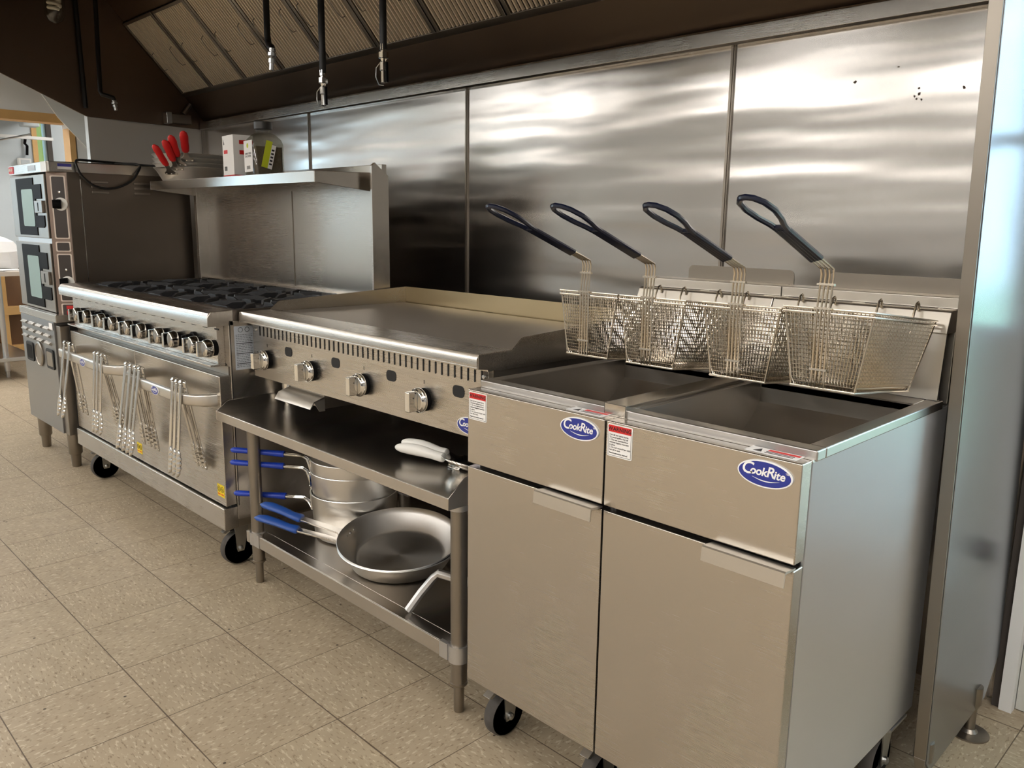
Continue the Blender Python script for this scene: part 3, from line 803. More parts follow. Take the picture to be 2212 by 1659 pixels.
# ------------------------------------------------------------------ ten burner range
RX0, RX1 = -2.665, -1.104
t = thing('gas_range', 'wide ten burner stainless gas range with two oven doors', 'range', ((RX0+RX1)/2, .35, 0))
m_ = MB(); m_.box(RX0, RX1, .052, .72, .20, .90)
m_.build('body', STEEL, t, bevel=.002)
MB().box(RX0+.004, RX1-.004, .046, .0525, .7145, .744).build('door_gasket', STEEL_DULL, t)
MB().prism([(-.02, .884), (-.02, .915), (-.014, .928), (-.006, .933), (.07, .935), (.07, .92), (.0, .918), (-.012, .912), (-.013, .884)], 'x', RX0+.004, RX1-.004).prism([(-.02, .884), (-.02, .915), (-.006, .933), (.07, .935), (.07, .884)], 'x', RX1-.004, RX1).prism([(-.02, .884), (-.02, .915), (-.006, .933), (.07, .935), (.07, .884)], 'x', RX0, RX0+.004).build('front_rail', STEEL, t, bevel=.0012)
MB().box(RX0+.012, RX1-.012, .10, .70, .9005, .916).box(RX0+.0005, RX0+.012, .0705, .70, .9005, .936).box(RX1-.012, RX1-.0005, .0705, .70, .9005, .936).box(RX0+.012, RX1-.012, .0705, .10, .9005, .9335).build('cooktop', steel('cooktop_steel', (120, 112, 104), rough=.4), t, bevel=.0015)
MB().box(RX0+.035, RX1-.035, .026, .052, .750, .884).box(RX0+.03, RX1-.03, -.004, .05, .744, .750).build('control_panel', STEEL, t, bevel=.0015)
m_ = MB()
for i in range(17):
    x = RX0+.09+i*(1.44/16)
    m_.box(x-.016, x+.016, .0245, .0265, .869, .874)
m_.build('vent_slots', DARK, t)
kx = [-2.452, -2.327, -2.148, -2.011, -1.837, -1.708, -1.534, -1.408, -1.235, -1.124]
for x in kx:
    M = FRONT(x+.0, .026, .806)
    x_ = x-.03
    M = FRONT(x_, .026, .806)
    m_ = MB(); m_.lathe([(0, 0), (.027, 0), (.027, .016), (0, .016)], n=24, M=M)
    g = m_.build('knob', BLACK, t)
    m_ = MB()
    m_.lathe([(0, .016), (.029, .016), (.031, .019), (.031, .026), (.028, .044), (.020, .047), (0, .047)], n=32, M=M)
    m_.prism([(-.008, -.026), (.008, -.026), (.0055, .026), (-.0055, .026)], 'z', .044, .066, M)
    m_.build('knob_grip', CHROME, g, bevel=.003)
for x in (-2.235, -1.318):
    M = FRONT(x, .026, .815)
    m_ = MB(); m_.lathe([(0, 0), (.03, 0), (.03, .008), (.024, .012), (.022, .034), (.019, .036), (0, .036)], n=24, M=M).box(-.005, .005, -.02, .02, .034, .046, M)
    m_.build('thermostat_dial', BLACK, t, bevel=.0015)
SPL = -1.862
def sweep_handle(xa, xb):
    """flat bar standing off the door on two curved brackets"""
    path = []
    for i in range(7):
        a = PI/2*i/6; path.append((xa+.075*(1-math.cos(a)) if False else xa+.06*math.sin(a)*0+.06*(1-math.cos(a)), .014-.082*math.sin(a)))
    for i in range(7):
        a = PI/2*(1-i/6); path.append((xb-.11*(1-math.cos(a)), .014-.082*math.sin(a)))
    outer = []
    m2 = MB(); zc = .630
    rows = []
    for k, (x, y) in enumerate(path):
        # section: rounded rectangle in (normal,z)
        a = path[max(0, k-1)]; b = path[min(len(path)-1, k+1)]
        tx, ty = b[0]-a[0], b[1]-a[1]; l = math.hypot(tx, ty); nx_, ny_ = ty/l, -tx/l
        e = 1.0 if 2 < k < len(path)-3 else (1.0+.12*(1 if k > 6 else 0))
        rows.append([(x+nx_*q, y+ny_*q, zc+s_*e) for q, s_ in rrect(-.009, .009, -.0195, .0195, .007, 3)])
    n = len(rows[0]); V = [p_ for r_ in rows for p_ in r_]
    F = [(i*n+j, i*n+(j+1) % n, (i+1)*n+(j+1) % n, (i+1)*n+j) for i in range(len(rows)-1) for j in range(n)]
    F += [tuple(range(n)), tuple((len(rows)-1)*n+j for j in range(n))]
    m2.add(V, F); return m2
for i, (xa, xb, bx, sx) in enumerate(((RX0+.005, SPL-.001, -2.215, -1.885), (SPL+.001, RX1-.004, -1.437, -1.143))):
    d_ = MB(); d_.box(xa, xb, .012, .0515, .252, .714)
    d_ = d_.build('oven_door', STEEL, t, bevel=.003)
    hd = sweep_handle(xa+.06, xb-.03)
    hd.build('door_handle', SATIN, d_)
    badge_mb(FRONT(bx, -.0775, .629), .066, .033).build('badge', [LOGO_W, LOGO], d_, flip=False)
    hotsticker_mb(FRONT(sx, .0118, .303), .052, .044).build('hot_sticker', [YELLOW, BLK_INK, REDP], d_, flip=False)
MB().box(RX0+.012, RX1, .0, .052, .168, .246).box(RX0+.02, RX1-.004, .02, .70, .168, .2).build('kick_panel', STEEL, t, bevel=.0025)
MB().box(RX0+.01, RX1-.004, .03, .05, .20, .255).build('toe_gap', DARK, t)
# side rating label
m_ = MB(); M = RIGHT(RX1+.0004, .106, .805)
m_.mat(0).box(-.035, .035, -.075, .075, 0, .0006, M)
m_.mat(1)
for s_ in (-1, 1):
    c = [(s_*.012+math.cos(a)*.008, .062+math.sin(a)*.008, .0008) for a in [2*PI*i/16 for i in range(16)]]
    m_.tube([M @ Vector(q) for q in c], .0007, 4, closed=True)
random.seed(3)
for k in range(20):
    z = .045-k*.0058
    if k % 6 == 5: m_.box(-.03, .03, z-.0018, z+.0006, .0006, .0008, M); continue
    x = -.03
    while x < .026:
        l = random.uniform(.003, .010); m_.box(x, min(.03, x+l), z-.0007, z+.0007, .0006, .0008, M); x += l+.0022
m_.build('rating_label', [LBL_GREY, BLK_INK], t)
MB().box(RX1-.001, RX1+.0003, .056, .0585, .25, .9).build('side_seam', DARK, t)
# back guard with high shelf
m_ = MB()
m_.box(RX0+.03, RX1-.012, .700, .722, .9005, 1.448)
m_.prism([(.645, .936), (.645, 1.355), (.645, 1.44), (.66, 1.452), (.722, 1.405), (.722, .936)], 'x', RX1-.012, RX1)
m_.prism([(.645, .936), (.645, 1.40), (.722, 1.405), (.722, .936)], 'x', RX0, RX0+.03)
m_.build('back_guard', STEEL, t, bevel=.0015)
MB().prism([(.648, .916), (.648, .944), (.66, .948), (.70, .948), (.70, .916)], 'x', RX0+.03, RX1-.012).build('flue_riser', STEEL, t, bevel=.001)
MB().box(RX0+.5*1.56-.001+.1, RX0+.5*1.56+.002+.1, .697, .7003, .95, 1.36).build('guard_seam', STEEL_DULL, t)
m_ = MB()
m_.box(RX0+.003, RX1-.053, .435, .70, 1.404, 1.4095).box(RX0+.003, RX1-.053, .432, .435, 1.372, 1.4125)
m_.prism([(.432, 1.372), (.432, 1.4125), (.70, 1.418), (.70, 1.345)], 'x', RX1-.053, RX1-.05)
m_.prism([(.432, 1.372), (.432, 1.4125), (.70, 1.418), (.70, 1.345)], 'x', RX0, RX0+.003)
m_.build('high_shelf', STEEL_TOP, t, bevel=.0015)
for cx in (RX0+.10, RX1-.085):
    for cy in (.085, .62): caster(t, cx, cy, r=.0635, top=.172, yaw=0)

# burner grates, ten of them
g0 = None
gw, gd = .292, .295
GL = ['front', 'back']
for r_ in range(2):
    for c_ in range(5):
        loc = (RX0+.045+gw/2+.0045+c_*(gw+.0025), .115+gd/2+r_*(gd-.005), .918)
        lb = 'black cast iron burner grate, %s row, %s' % (GL[r_], ['leftmost', 'second from left', 'middle', 'second from right', 'rightmost'][c_])
        if g0 is None:
            g0 = thing('burner_grate', lb, 'burner grate', loc, group='cast iron grates on the range')
            m_ = MB()
            a, b = gw/2-.002, gd/2-.002
            for (p_, q_) in (((-a, -b), (a, -b)), ((a, -b), (a, b)), ((a, b), (-a, b)), ((-a, b), (-a, -b))):
                p_, q_ = Vector((*p_, .010)), Vector((*q_, .010))
                d_ = (q_-p_).normalized(); Mx = frame((p_+q_)/2, d_, (0, 0, 1))
                l = (q_-p_).length/2
                m_.prism([(-l, -.010), (l, -.010), (l, .002), (l*.45, .002), (l*.38, .007), (-l*.38, .007), (-l*.45, .002), (-l, .002)], 'z', -.0045, .0045, Mx)
            for k in range(8):
                an = PI/4*k
                ro = (a if k % 4 == 0 else b) if k % 2 == 0 else math.hypot(a, b)-.004
                Mx = Matrix.Rotation(an, 4, 'Z')
                m_.prism([(.045, .006), (.052, .024), (ro*.72, .024), (ro, .010), (ro, .0), (.06, .002)], 'y', -.0045, .0045, Mx)
            m_.build('grate', IRON, g0, local=True, bevel=.0012)
            MB().lathe([(0, .006), (.04, .006), (.042, .002), (.042, -.002), (.0, -.002)], n=24).build('burner_head', IRON, g0, local=True)
        else:
            dup(g0, loc, label=lb)

# ------------------------------------------------------------------ tongs hanging on the oven handles (local: top of the bend at origin)
def tongs():
    t = thing('tongs', '', 'tongs', group='steel tongs on the oven handles')
    L = .325
    for s_ in (-1, 1):
        m_ = MB(); rows = []
        for k in range(61):
            f = k/60
            y = s_*(.010+.046*f); z = -.004-L*f
            hw = .0085-.002*f if f < .72 else .0065+.0085*math.sin((f-.72)/.28*PI)**.6
            if f > .74: hw *= 1+.24*math.sin((f-.74)*120)
            if k == 60: hw = .003
            bend = .006 if f < .72 else .006+.004*math.sin((f-.72)/.28*PI)
            rows.append([(-hw, y-s_*bend, z), (-hw*.5, y, z), (hw*.5, y, z), (hw, y-s_*bend, z)])
        m_.sheet(rows); m_.build('arm', CHROME, t, local=True, solid=.0014, sharp=60)
    m_ = MB(); rows = []
    for k in range(9):
        a = PI*k/8
        rows.append([(x, -.0115*math.cos(a), -.006+.012*math.sin(a)) for x in (-.0085, -.004, .004, .0085)])
    m_.sheet(rows); m_.build('bend', CHROME, t, local=True, solid=.0014)
    MB().tube([(-.007, -.010, -.028), (0, -.004, -.022), (0, .004, -.024), (.007, .010, -.028)], .0018, 6).build('spring', ZINC, t, local=True)
    return t
t0 = tongs()
tx = [(-2.462, 'tongs hanging at the far left end of the left oven handle'), (-2.388, 'second tongs from the left end of the left oven handle'),
      (-2.072, 'left tongs of the bunch of three on the left oven handle'), (-2.034, 'middle tongs of the bunch of three on the left oven handle'), (-1.991, 'right tongs of the bunch of three on the left oven handle'),
      (-1.722, 'first tongs from the left in the bunch of four on the right oven handle'), (-1.676, 'second tongs from the left in the bunch of four on the right oven handle'), (-1.628, 'third tongs from the left in the bunch of four on the right oven handle'), (-1.590, 'last tongs of the bunch of four, beside the blue badge'),
      (-1.288, 'left tongs of the bunch of three on the right oven handle'), (-1.258, 'middle tongs of the bunch of three on the right oven handle'), (-1.223, 'right tongs of the bunch of three on the right oven handle')]
for i, (x, lb) in enumerate(tx):
    rx = math.radians(-1.5 if i in (0, 1, 5, 6, 7, 8) else 2.5) + math.radians(random.uniform(-.5, .5))
    loc = (x, -.0665, .688+.002*(i % 2)); rot = (rx, 0, random.uniform(-.05, .05))
    if i == 0:
        t0.location = loc; t0.rotation_euler = rot; t0['label'] = 'stainless '+lb
    else:
        dup(t0, loc, rot, 'stainless '+lb)

# ------------------------------------------------------------------ pans, box and jar on the high shelf
SZ = 1.4097
fp = None
def shelf_pan():
    p = thing('frying_pan', '', 'frying pan', group='stacked pans on the high shelf')
    R0, R1, H = .165, .115, .062
    prof = [(0, 0), (R1, 0), (R1+.012, .004), (R0-.012, H-.012), (R0, H), (R0+.002, H+.001), (R0, H+.003), (R0-.003, H+.001), (R0-.015, H-.012), (R1+.008, .006), (R1, .003), (0, .003)]
    MB().lathe(prof, n=48).build('pan_body', SATINPAN, p, local=True)
    m_ = MB()
    # handle heads along +x
    m_.prism([(R0-.008, -.03), (R0+.004, -.033), (R0+.018, -.016), (R0+.03, -.011), (R0+.10, -.010), (R0+.10, .010), (R0+.03, .011), (R0+.018, .016), (R0+.004, .033), (R0-.008, .03)], 'z', H-.030, H-.025, Matrix.Translation((R0, 0, H-.03)) @ Matrix.Rotation(math.radians(-42), 4, 'Y') @ Matrix.Translation((-R0, 0, -H+.03)))
    for s_ in (-.024, 0, .024): m_.lathe([(0, 0), (.006, 0), (.005, .004), (0, .005)], n=10, M=Matrix.Translation((R0-.004, s_, H-.028)) @ Matrix.Rotation(PI/2, 4, 'Y'))
    hd = m_.build('handle', HSTEEL, p, local=True, bevel=.001)
    Ms = Matrix.Translation((R0, 0, H-.03)) @ Matrix.Rotation(math.radians(-42), 4, 'Y')
    m_ = MB()
    m_.tube([Ms @ Vector(q) for q in ((.05, 0, .002), (.056, 0, .002), (.08, 0, .002), (.11, 0, .003), (.14, 0, .004), (.162, 0, .004), (.172, 0, .004))], [.010, .0135, .0155, .015, .0165, .0135, .005], 12, flat=(1.15, .62))
    m_.build('handle_sleeve', RED, hd, local=True)
    m_ = MB(); m_.lathe([(0, .0), (.0055, .0), (.0055, .003), (0, .003)], n=12, M=Ms @ Matrix.Translation((.155, 0, .0115)))
    m_.build('hang_hole', DARK, hd, local=True)
    return p
PC = (-2.50, .565)
hz = [(-54, 'bottom frying pan of the stack of four with red sleeved handles on the high shelf'), (-44, 'second frying pan from the bottom of the red handled stack on the high shelf'),
      (-38, 'third frying pan from the bottom of the red handled stack on the high shelf'), (-27, 'topmost frying pan of the red handled stack on the high shelf')]
for i, (az, lb) in enumerate(hz):
    loc = (PC[0]+.004*i, PC[1]-.003*i, SZ+.020*i)
    rot = (math.radians([0, .0, .0, .0][i]), 0, math.radians(az))
    if fp is None:
        fp = shelf_pan(); fp.location = loc; fp.rotation_euler = rot; fp['label'] = lb
    else: dup(fp, loc, rot, lb)

bx = thing('salt_box', 'white carton with red bands and a tapped pour spout on the high shelf', 'box', (-1.87, .50, SZ), (0, 0, math.radians(-6)))
BW, BD, BH = .125, .085, .172
m_ = MB()
m_.mat(0).box(-BW/2, BW/2, -BD/2, BD/2, 0, BH)
Mf = frame((0, -BD/2-.0003, 0), (1, 0, 0), (0, 0, 1)); Ml = frame((BW/2+.0003, 0, 0), (0, 1, 0), (0, 0, 1))
e = .0004
m_.mat(1).box(-BW/2, BW/2, .0, .010, 0, e, Mf).box(-BD/2, BD/2, 0, .010, 0, e, Ml)
m_.box(-.048, -.004, .098, .113, 0, e, Mf).box(-BD*.2, BD/2, .135, .151, 0, e, Ml).box(-BD*.2, BD/2, .093, .110, 0, e, Ml)
m_.mat(2).text('iod', .022, Ml @ Matrix.Translation((.022, .123, .0006)), bold=.0006)
m_.mat(0).text('C', .014, Ml @ Matrix.Translation((.03, .143, .0008)), bold=.0004)
m_.prism([(-.052, .155), (-.044, .135), (-.036, .142), (-.044, .150)], 'z', 0, e, Mf)
m_.mat(2).prism([(-.052, .157), (-.047, .134), (-.038, .138), (-.046, .150)], 'z', 0, e*1.5, Mf)
for k in range(9): m_.box(-.045+k*.0035, -.045+k*.0035+(.0012 if k % 3 else .002), .028, .046, 0, e, Mf)
m_.build('carton', [PAPER, REDP, BLK_INK], bx, local=True, bevel=.0008, flip=False)

jr = thing('spice_jar', 'clear square jar of ground pepper with dark cap beside the white carton', 'jar', (-1.672, .515, SZ), (0, 0, math.radians(-8)))
JW, JD = .125, .125; JH = .155
def sq(r, hw, n=5): return rrect(-hw, hw, -hw, hw, r, n)
rows = []
for hw, z, r in ((.058, .0, .010), (.0625, .004, .014), (.0625, .125, .014), (.058, .145, .02), (.042, .165, .025), (.032, .172, .031), (.032, .185, .031)):
    rows.append([(x, y, z) for x, y in sq(min(r, hw*.98), hw)])
n = len(rows[0]); V = [p_ for r_ in rows for p_ in r_]
m_ = MB(); m_.add(V, [(i*n+j, i*n+(j+1) % n, (i+1)*n+(j+1) % n, (i+1)*n+j) for i in range(len(rows)-1) for j in range(n)]+[tuple(range(n))])
m_.build('jar_body', JAR, jr, local=True)
m_ = MB(); m_.prism(rrect(-.058, .058, -.058, .058, .012), 'z', .003, .115); m_.build('ground_pepper', PEPPER, jr, local=True)
MB().lathe([(0, .186), (.0335, .186)]+[(.036, .187), (.036, .214), (.034, .216), (0, .216)], n=40).build('cap', plain('dark_cap', (44, 42, 40), .4), jr, local=True)
m_ = MB(); Mj = frame((-.004, -.0632, .075), (1, 0, 0), (0, 0, 1))
m_.mat(0).box(-.052, .046, -.058, .065, 0, .0006, Mj)
m_.mat(2).lathe([(0, 0), (.010, 0), (.010, .0004), (0, .0004)], n=20, M=Mj @ Matrix.Translation((-.008, .045, .0006)))
m_.mat(1).text('30 MESH GRIND\nBLACK PEPPER', .0105, Mj @ Matrix.Translation((-.004, .008, .0009)), bold=.0002)
for k in range(12): m_.box(-.025+k*.0035, -.025+k*.0035+.0015, -.048, -.034, .0006, .0009, Mj)
m_.build('front_label', [PAPER, BLK_INK, LIME], jr, local=True, flip=False)
m_ = MB(); Mk = frame((.0632, -.005, .075), (0, 1, 0), (0, 0, 1)) @ Matrix.Rotation(math.radians(-14), 4, 'Z')
m_.mat(2).box(-.022, .004, -.045, .062, 0, .0006, Mk).mat(0).box(.004, .022, -.045, .05, 0, .0006, Mk)
m_.mat(1)
for k in range(5): m_.box(.007, .018, -.03+k*.014, -.03+k*.014+.007, .0006, .0009, Mk)
m_.build('side_label', [PAPER, BLK_INK, LIME], jr, local=True, flip=False)

# ------------------------------------------------------------------ cookware under the griddle
UZ = .1842
def saucepan(sl=.010, dz=0., q0=.022):
    p = thing('saucepan', '', 'saucepan', group='stacked saucepans on the stand shelf')
    R0, R1, H = .146, .134, .155
    MB().lathe([(0, 0), (R1-.012, 0), (R1-.002, .006), (R1+.002, .02), (R0, H), (R0+.002, H+.001), (R0+.001, H+.003), (R0-.003, H+.001), (R1-.001, .022), (R1-.012, .004), (0, .003)], n=56).build('pot_body', POLISH, p, local=True)
    # handle along +x: forged bracket, two rods, silicone sleeve
    m_ = MB()
    m_.prism([(H-.075, -.012), (H-.015, -.016), (H-.01, .0), (H-.015, .016), (H-.075, .012), (H-.085, 0)], 'x', R0-.002, R0+.004, Matrix.Identity(4) @ Matrix(((1, 0, 0, 0), (0, 0, 1, 0), (0, 1, 0, 0), (0, 0, 0, 1))))
    for z in (H-.02, H-.042, H-.065): m_.lathe([(0, 0), (.008, 0), (.007, .005), (0, .007)], n=12, M=Matrix.Translation((R0+.003, 0, z)) @ Matrix.Rotation(PI/2, 4, 'Y'))
    for s_ in (-1, 1):
        m_.tube([(R0+.002, s_*.006, H-.06+dz*.3), (R0+.010, s_*.006, H-.03+dz*.7), (R0+.016, s_*.006, H-.012+dz), (R0+.03, s_*.006, H-.002+dz), (R0+.07, s_*.006, H-.002+sl*.3+dz), (R0+.20, s_*.006, H+sl+dz)], .0042, 8)
    hd = m_.build('handle', CHROME, p, local=True)
    m_ = MB(); m_.tube([(R0+q0+q, 0, H-.002+dz+sl*(q0+q-.03)/.17) for q in (.072, .076, .12, .18, .235, .25, .256)], [.013, .0145, .0125, .0115, .0125, .011, .004], 12, flat=(1., .78))
    m_.build('handle_sleeve', BLUE, hd, local=True)
    return p
sp = None
for i, (dz, az, lb) in enumerate(((0, -139, 'lowest of the three nested saucepans with blue handles under the griddle'), (.075, -136, 'middle one of the three nested saucepans with blue handles under the griddle'), (.117, -137, 'topmost of the three nested saucepans with blue handles under the griddle'))):
    loc = (-.755+.003*i, .305, UZ+dz); rot = (0, 0, math.radians(az))
    if i == 0:
        o = saucepan(.004, -.034); o.location = loc; o.rotation_euler = rot; o['label'] = lb; continue
    if sp is None: sp = saucepan(); sp.location = loc; sp.rotation_euler = rot; sp['label'] = lb
    else: dup(sp, loc, rot, lb)

def wide_pan():
    p = thing('wide_frying_pan', '', 'frying pan', group='wide pans on the stand shelf')
    R0, R1, H = .188, .135, .062
    MB().lathe([(0, 0), (R1, 0), (R1+.014, .005), (R0-.010, H-.010), (R0, H), (R0+.002, H+.001), (R0, H+.004), (R0-.003, H+.002), (R0-.014, H-.010), (R1+.008, .008), (R1-.004, .0035), (0, .003)], n=64).build('pan_body', POLISH, p, local=True)
    m_ = MB(); Ms = Matrix.Translation((R0-.008, 0, H-.022)) @ Matrix.Rotation(math.radians(-8), 4, 'Y')
    m_.prism([(0, -.03), (.008, -.03), (.03, -.013), (.20, -.011), (.20, .011), (.03, .013), (.008, .03), (0, .03)], 'z', -.003, .003, Ms)
    hd = m_.build('handle', HSTEEL, p, local=True, bevel=.001)
    m_ = MB(); m_.tube([Ms @ Vector(q) for q in ((.165, 0, 0), (.17, 0, 0), (.20, 0, .001), (.24, 0, .006), (.28, 0, .008), (.305, 0, .006), (.318, 0, .004))], [.013, .016, .0135, .0145, .0155, .012, .004], 12, flat=(1.2, .75))
    m_.build('handle_sleeve', BLUE2, hd, local=True)
    m_ = MB()
    for yy in (-.022, 0, .022): m_.lathe([(0, 0), (.0065, 0), (.005, .004), (0, .005)], n=12, M=Matrix.Translation((R0-.016, yy, H-.018)) @ Matrix.Rotation(-PI/2, 4, 'Y'))
    m_.build('rivets', ZINC, p, local=True)
    return p
wp = wide_pan()
wp['label'] = 'lower of the two nested wide frying pans with blue grips under the griddle'
PA = math.radians(199)
CR = Vector((.703, .711, 0))
def tilted(th, az): return (Matrix.Rotation(math.radians(th), 3, CR) @ Matrix.Rotation(math.radians(az), 3, 'Z')).to_euler()
wp.location = (-.432, .252, UZ+.012); wp.rotation_euler = tilted(4.5, 212)
dup(wp, (-.430, .250, UZ+.032), tilted(9, 207), 'upper of the two nested wide frying pans with blue grips under the griddle')

m_ = MB()
A, B, D = Vector((-.155, .072, UZ+.009)), Vector((-.118, .135, .292)), Vector((.075, .26, .262))
m_.tube([A, A.lerp(B, .5), B-Vector((.002, .004, .012)), B+Vector((.010, .006, .004)), B.lerp(D, .4), D, D+Vector((.004, .004, -.07))], [.013]*7, 8, flat=(1., .9))
tag(m_.build('cast_bar_handle', ALU), 'grey cast metal bar handle bent over, leaning in front of the wide pans', 'handle')

# white handled turners
def turner():
    s_ = thing('turner', '', 'turner', group='white handled turners')
    m_ = MB()
    m_.tube([(-.115, 0, 0), (-.110, 0, 0), (-.095, 0, .001), (-.06, 0, .003), (-.02, 0, .002), (.012, 0, -.003), (.03, 0, -.004), (.038, 0, -.004), (.041, 0, -.004)], [.003, .009, .0145, .0175, .0165, .0125, .015, .0145, .009], 16, flat=(.95, .92))
    m_.build('handle', WHITE, s_, local=True, subsurf=1)
    m_ = MB()
    m_.sheet([[(.036, -.014, -.004), (.036, .014, -.004)], [(.058, -.02, -.016), (.058, .02, -.016)], [(.066, -.038, -.020), (.066, .038, -.020)], [(.135, -.038, -.026), (.135, .038, -.026)]])
    m_.build('blade', CHROME, s_, local=True, solid=.0015)
    return s_
tn = turner()
tn['label'] = 'front white handled turner lying on the stand top, nearer the fryer'
tn.location = (-.118, .128, .634); tn.rotation_euler = (math.radians(-38), math.radians(2), math.radians(20))
dup(tn, (-.150, .166, .632), (math.radians(10), math.radians(2), math.radians(14.5)), 'white handled turner lying half hidden behind the front one')

# ------------------------------------------------------------------ convection oven at the left
OX0, OX1 = -3.385, -2.742
t = thing('convection_oven', 'double stacked convection oven on legs at the far left end', 'oven', ((OX0+OX1)/2, .35, 0))
MB().box(OX0+.01, OX1, .0805, .66, .205, 1.442).build('cavity_body', STEEL_OVEN, t, bevel=.002)
MB().prism([(OX0, .0), (OX1-.008, .0), (OX1, .008), (OX1, .64), (OX0, .64)], 'z', 1.440, 1.488).build('top_cover', STEEL, t, bevel=.003)
MB().box(OX1+.0002, OX1+.001, .137, .1395, .93, 1.44).build('side_seam', CHROME, t)
# louvres on the side
for yy in (.185, .38):
    m_ = MB()
    for k in range(3):
        z = 1.402-.024*k
        m_.prism(rrect(yy, yy+.078, z-.006, z+.006, .005), 'x', OX1, OX1+.006)
    m_.build('side_louvres', STEEL_DULL, t, bevel=.002)
# chamfered control panel
P0, P1 = Vector((-2.79, .006, 0)), Vector((OX1, .08, 0))
m_ = MB(); m_.prism([(P0.x, P0.y), (P1.x, P1.y), (P1.x-.03, P1.y), (P0.x-.0, P0.y+.1)], 'z', .765, 1.44)
m_.build('control_column', plain('pinkish_steel', (132, 116, 106), .4, .8), t, bevel=.001)
cx = (P1-P0).normalized()
Mp = frame(P0+Vector((0, 0, 0)), cx, (0, 0, 1))
W_ = (P1-P0).length
for nm, z0, z1 in (('control_panel', 1.135, 1.425), ('mid_plate', 1.075, 1.122), ('control_panel', .84, 1.065), ('switch_plate', .772, .83)):
    g = MB().mat(0).prism(rrect(W_*.18, W_*.92, z0, z1, .006), 'z', 0, .0015, Mp).mat(1).prism(rrect(W_*.25, W_*.85, z0+.005, z1-.005, .005), 'z', .0015, .0022, Mp).build(nm, [plain('ivory_border', (214, 200, 188), .4), plain('dark_brown_face', (58, 50, 46), .35)], t, flip=False)
    if nm == 'control_panel':
        zk = z0+(.16 if z0 > 1 else .09)
        K = Mp @ Matrix.Translation((W_*.62, zk, .002))
        MB().lathe([(.026, 0), (.03, .001), (.03, .003), (.026, .004)], n=28, M=K).build('bezel', WHITE, g)
        d_ = Vector((-.25, -1, 0)).normalized()
        o_ = K.translation
        Mk = frame(o_, (-d_.y, d_.x, 0), (0, 0, 1))
        MB().lathe([(0, 0), (.022, 0), (.022, .012), (.019, .036), (0, .036)], n=24, M=frame(o_, Vector((d_.y, -d_.x, 0))*-1, (0, 0, 1))).build('knob', BLACK, g)
        MB().lathe([(0, 0), (.006, 0), (.005, .004), (0, .005)], n=10, M=Mp @ Matrix.Translation((W_*.6, z1-.075, .002))).build('indicator', CHROME, g)
    if nm == 'switch_plate':
        MB().box(W_*.44, W_*.78, .779, .796, .0022, .005, Mp).box(W_*.44, W_*.78, .803, .820, .0022, .005, Mp).build('switches', REDP, g)
# two doors
for z0, z1 in ((1.135, 1.432), (.785, 1.112)):
    xa, xb = OX0+.005, -2.806
    d_ = MB(); d_.box(xa, xb, .0, .10, z0, z1); d_ = d_.build('oven_door', STEEL_DULL, t, bevel=.003)
    wx0 = xa+.20*(xb-xa); wx1 = xb-.03
    hh = z1-z0
    sh = [(wx0, z0+.012), (wx1-.13, z0+.012), (wx1-.13, z0+.05*hh/.3), (wx1-.02, z0+.05*hh/.3+.0), (wx1, z0+.06), (wx1, z0+.36*hh), (wx1-.12, z0+.36*hh), (wx1-.12, z0+.62*hh), (wx1-.02, z0+.62*hh), (wx1-.02, z1-.045), (wx1-.14, z1-.045), (wx1-.14, z1-.012), (wx0, z1-.012)]
    MB().prism(sh, 'y', -.004, .002).build('window_frame', BLACK, d_, bevel=.002)
    MB().prism(rrect(wx0+.09, wx1-.15, z0+.055, z1-.065, .012), 'y', -.0055, -.0035).build('window_pane', OVGLASS, d_)
    MB().box(wx1-.115, wx1+.005, -.012, .0, z0+.40*hh, z0+.59*hh).build('latch_plate', STEEL_DULL, d_, bevel=.002)
    MB().box(wx1-.06, wx1-.05, -.0135, -.0118, z0+.43*hh, z0+.56*hh).build('latch_slot', DARK, d_)
MB().box(OX0+.02, -2.80, .01, .1, 1.112, 1.135).build('door_gap_rail', ALU, t)
# logo and plates on the cover
m_ = MB(); M = FRONT(OX0+.055, -.0006, 1.464)
m_.mat(0).prism(rrect(-.042, .042, -.017, .017, .008), 'z', 0, .0015, M)
m_.mat(1).tube([M @ Vector(q) for q in ((-.03, -.004, .002), (-.022, .009, .002), (-.012, -.006, .002), (0, .008, .002), (.010, -.006, .002), (.02, .009, .002), (.03, -.002, .002))], .0022, 6)
m_.build('logo_plate', [REDP, PAPER], t)
MB().box(-.06, .06, -.012, .012, 0, .0012, FRONT(-2.98, -.0006, 1.463)).build('data_plate', LBL_GREY, t)
m_ = MB(); M = RIGHT(OX1+.0004, .075, 1.468)
m_.mat(0).box(-.03, .03, -.014, .011, 0, .0008, M).mat(1).box(-.03, .03, -.002, .011, .0008, .0012, M)
m_.build('side_sticker', [PAPER, plain('sticker_blue', (70, 70, 150), .5)], t)
MB().box(-2.835, -2.748, -.001, .0005, 1.441, 1.487).build('cover_corner', WHITE, t)
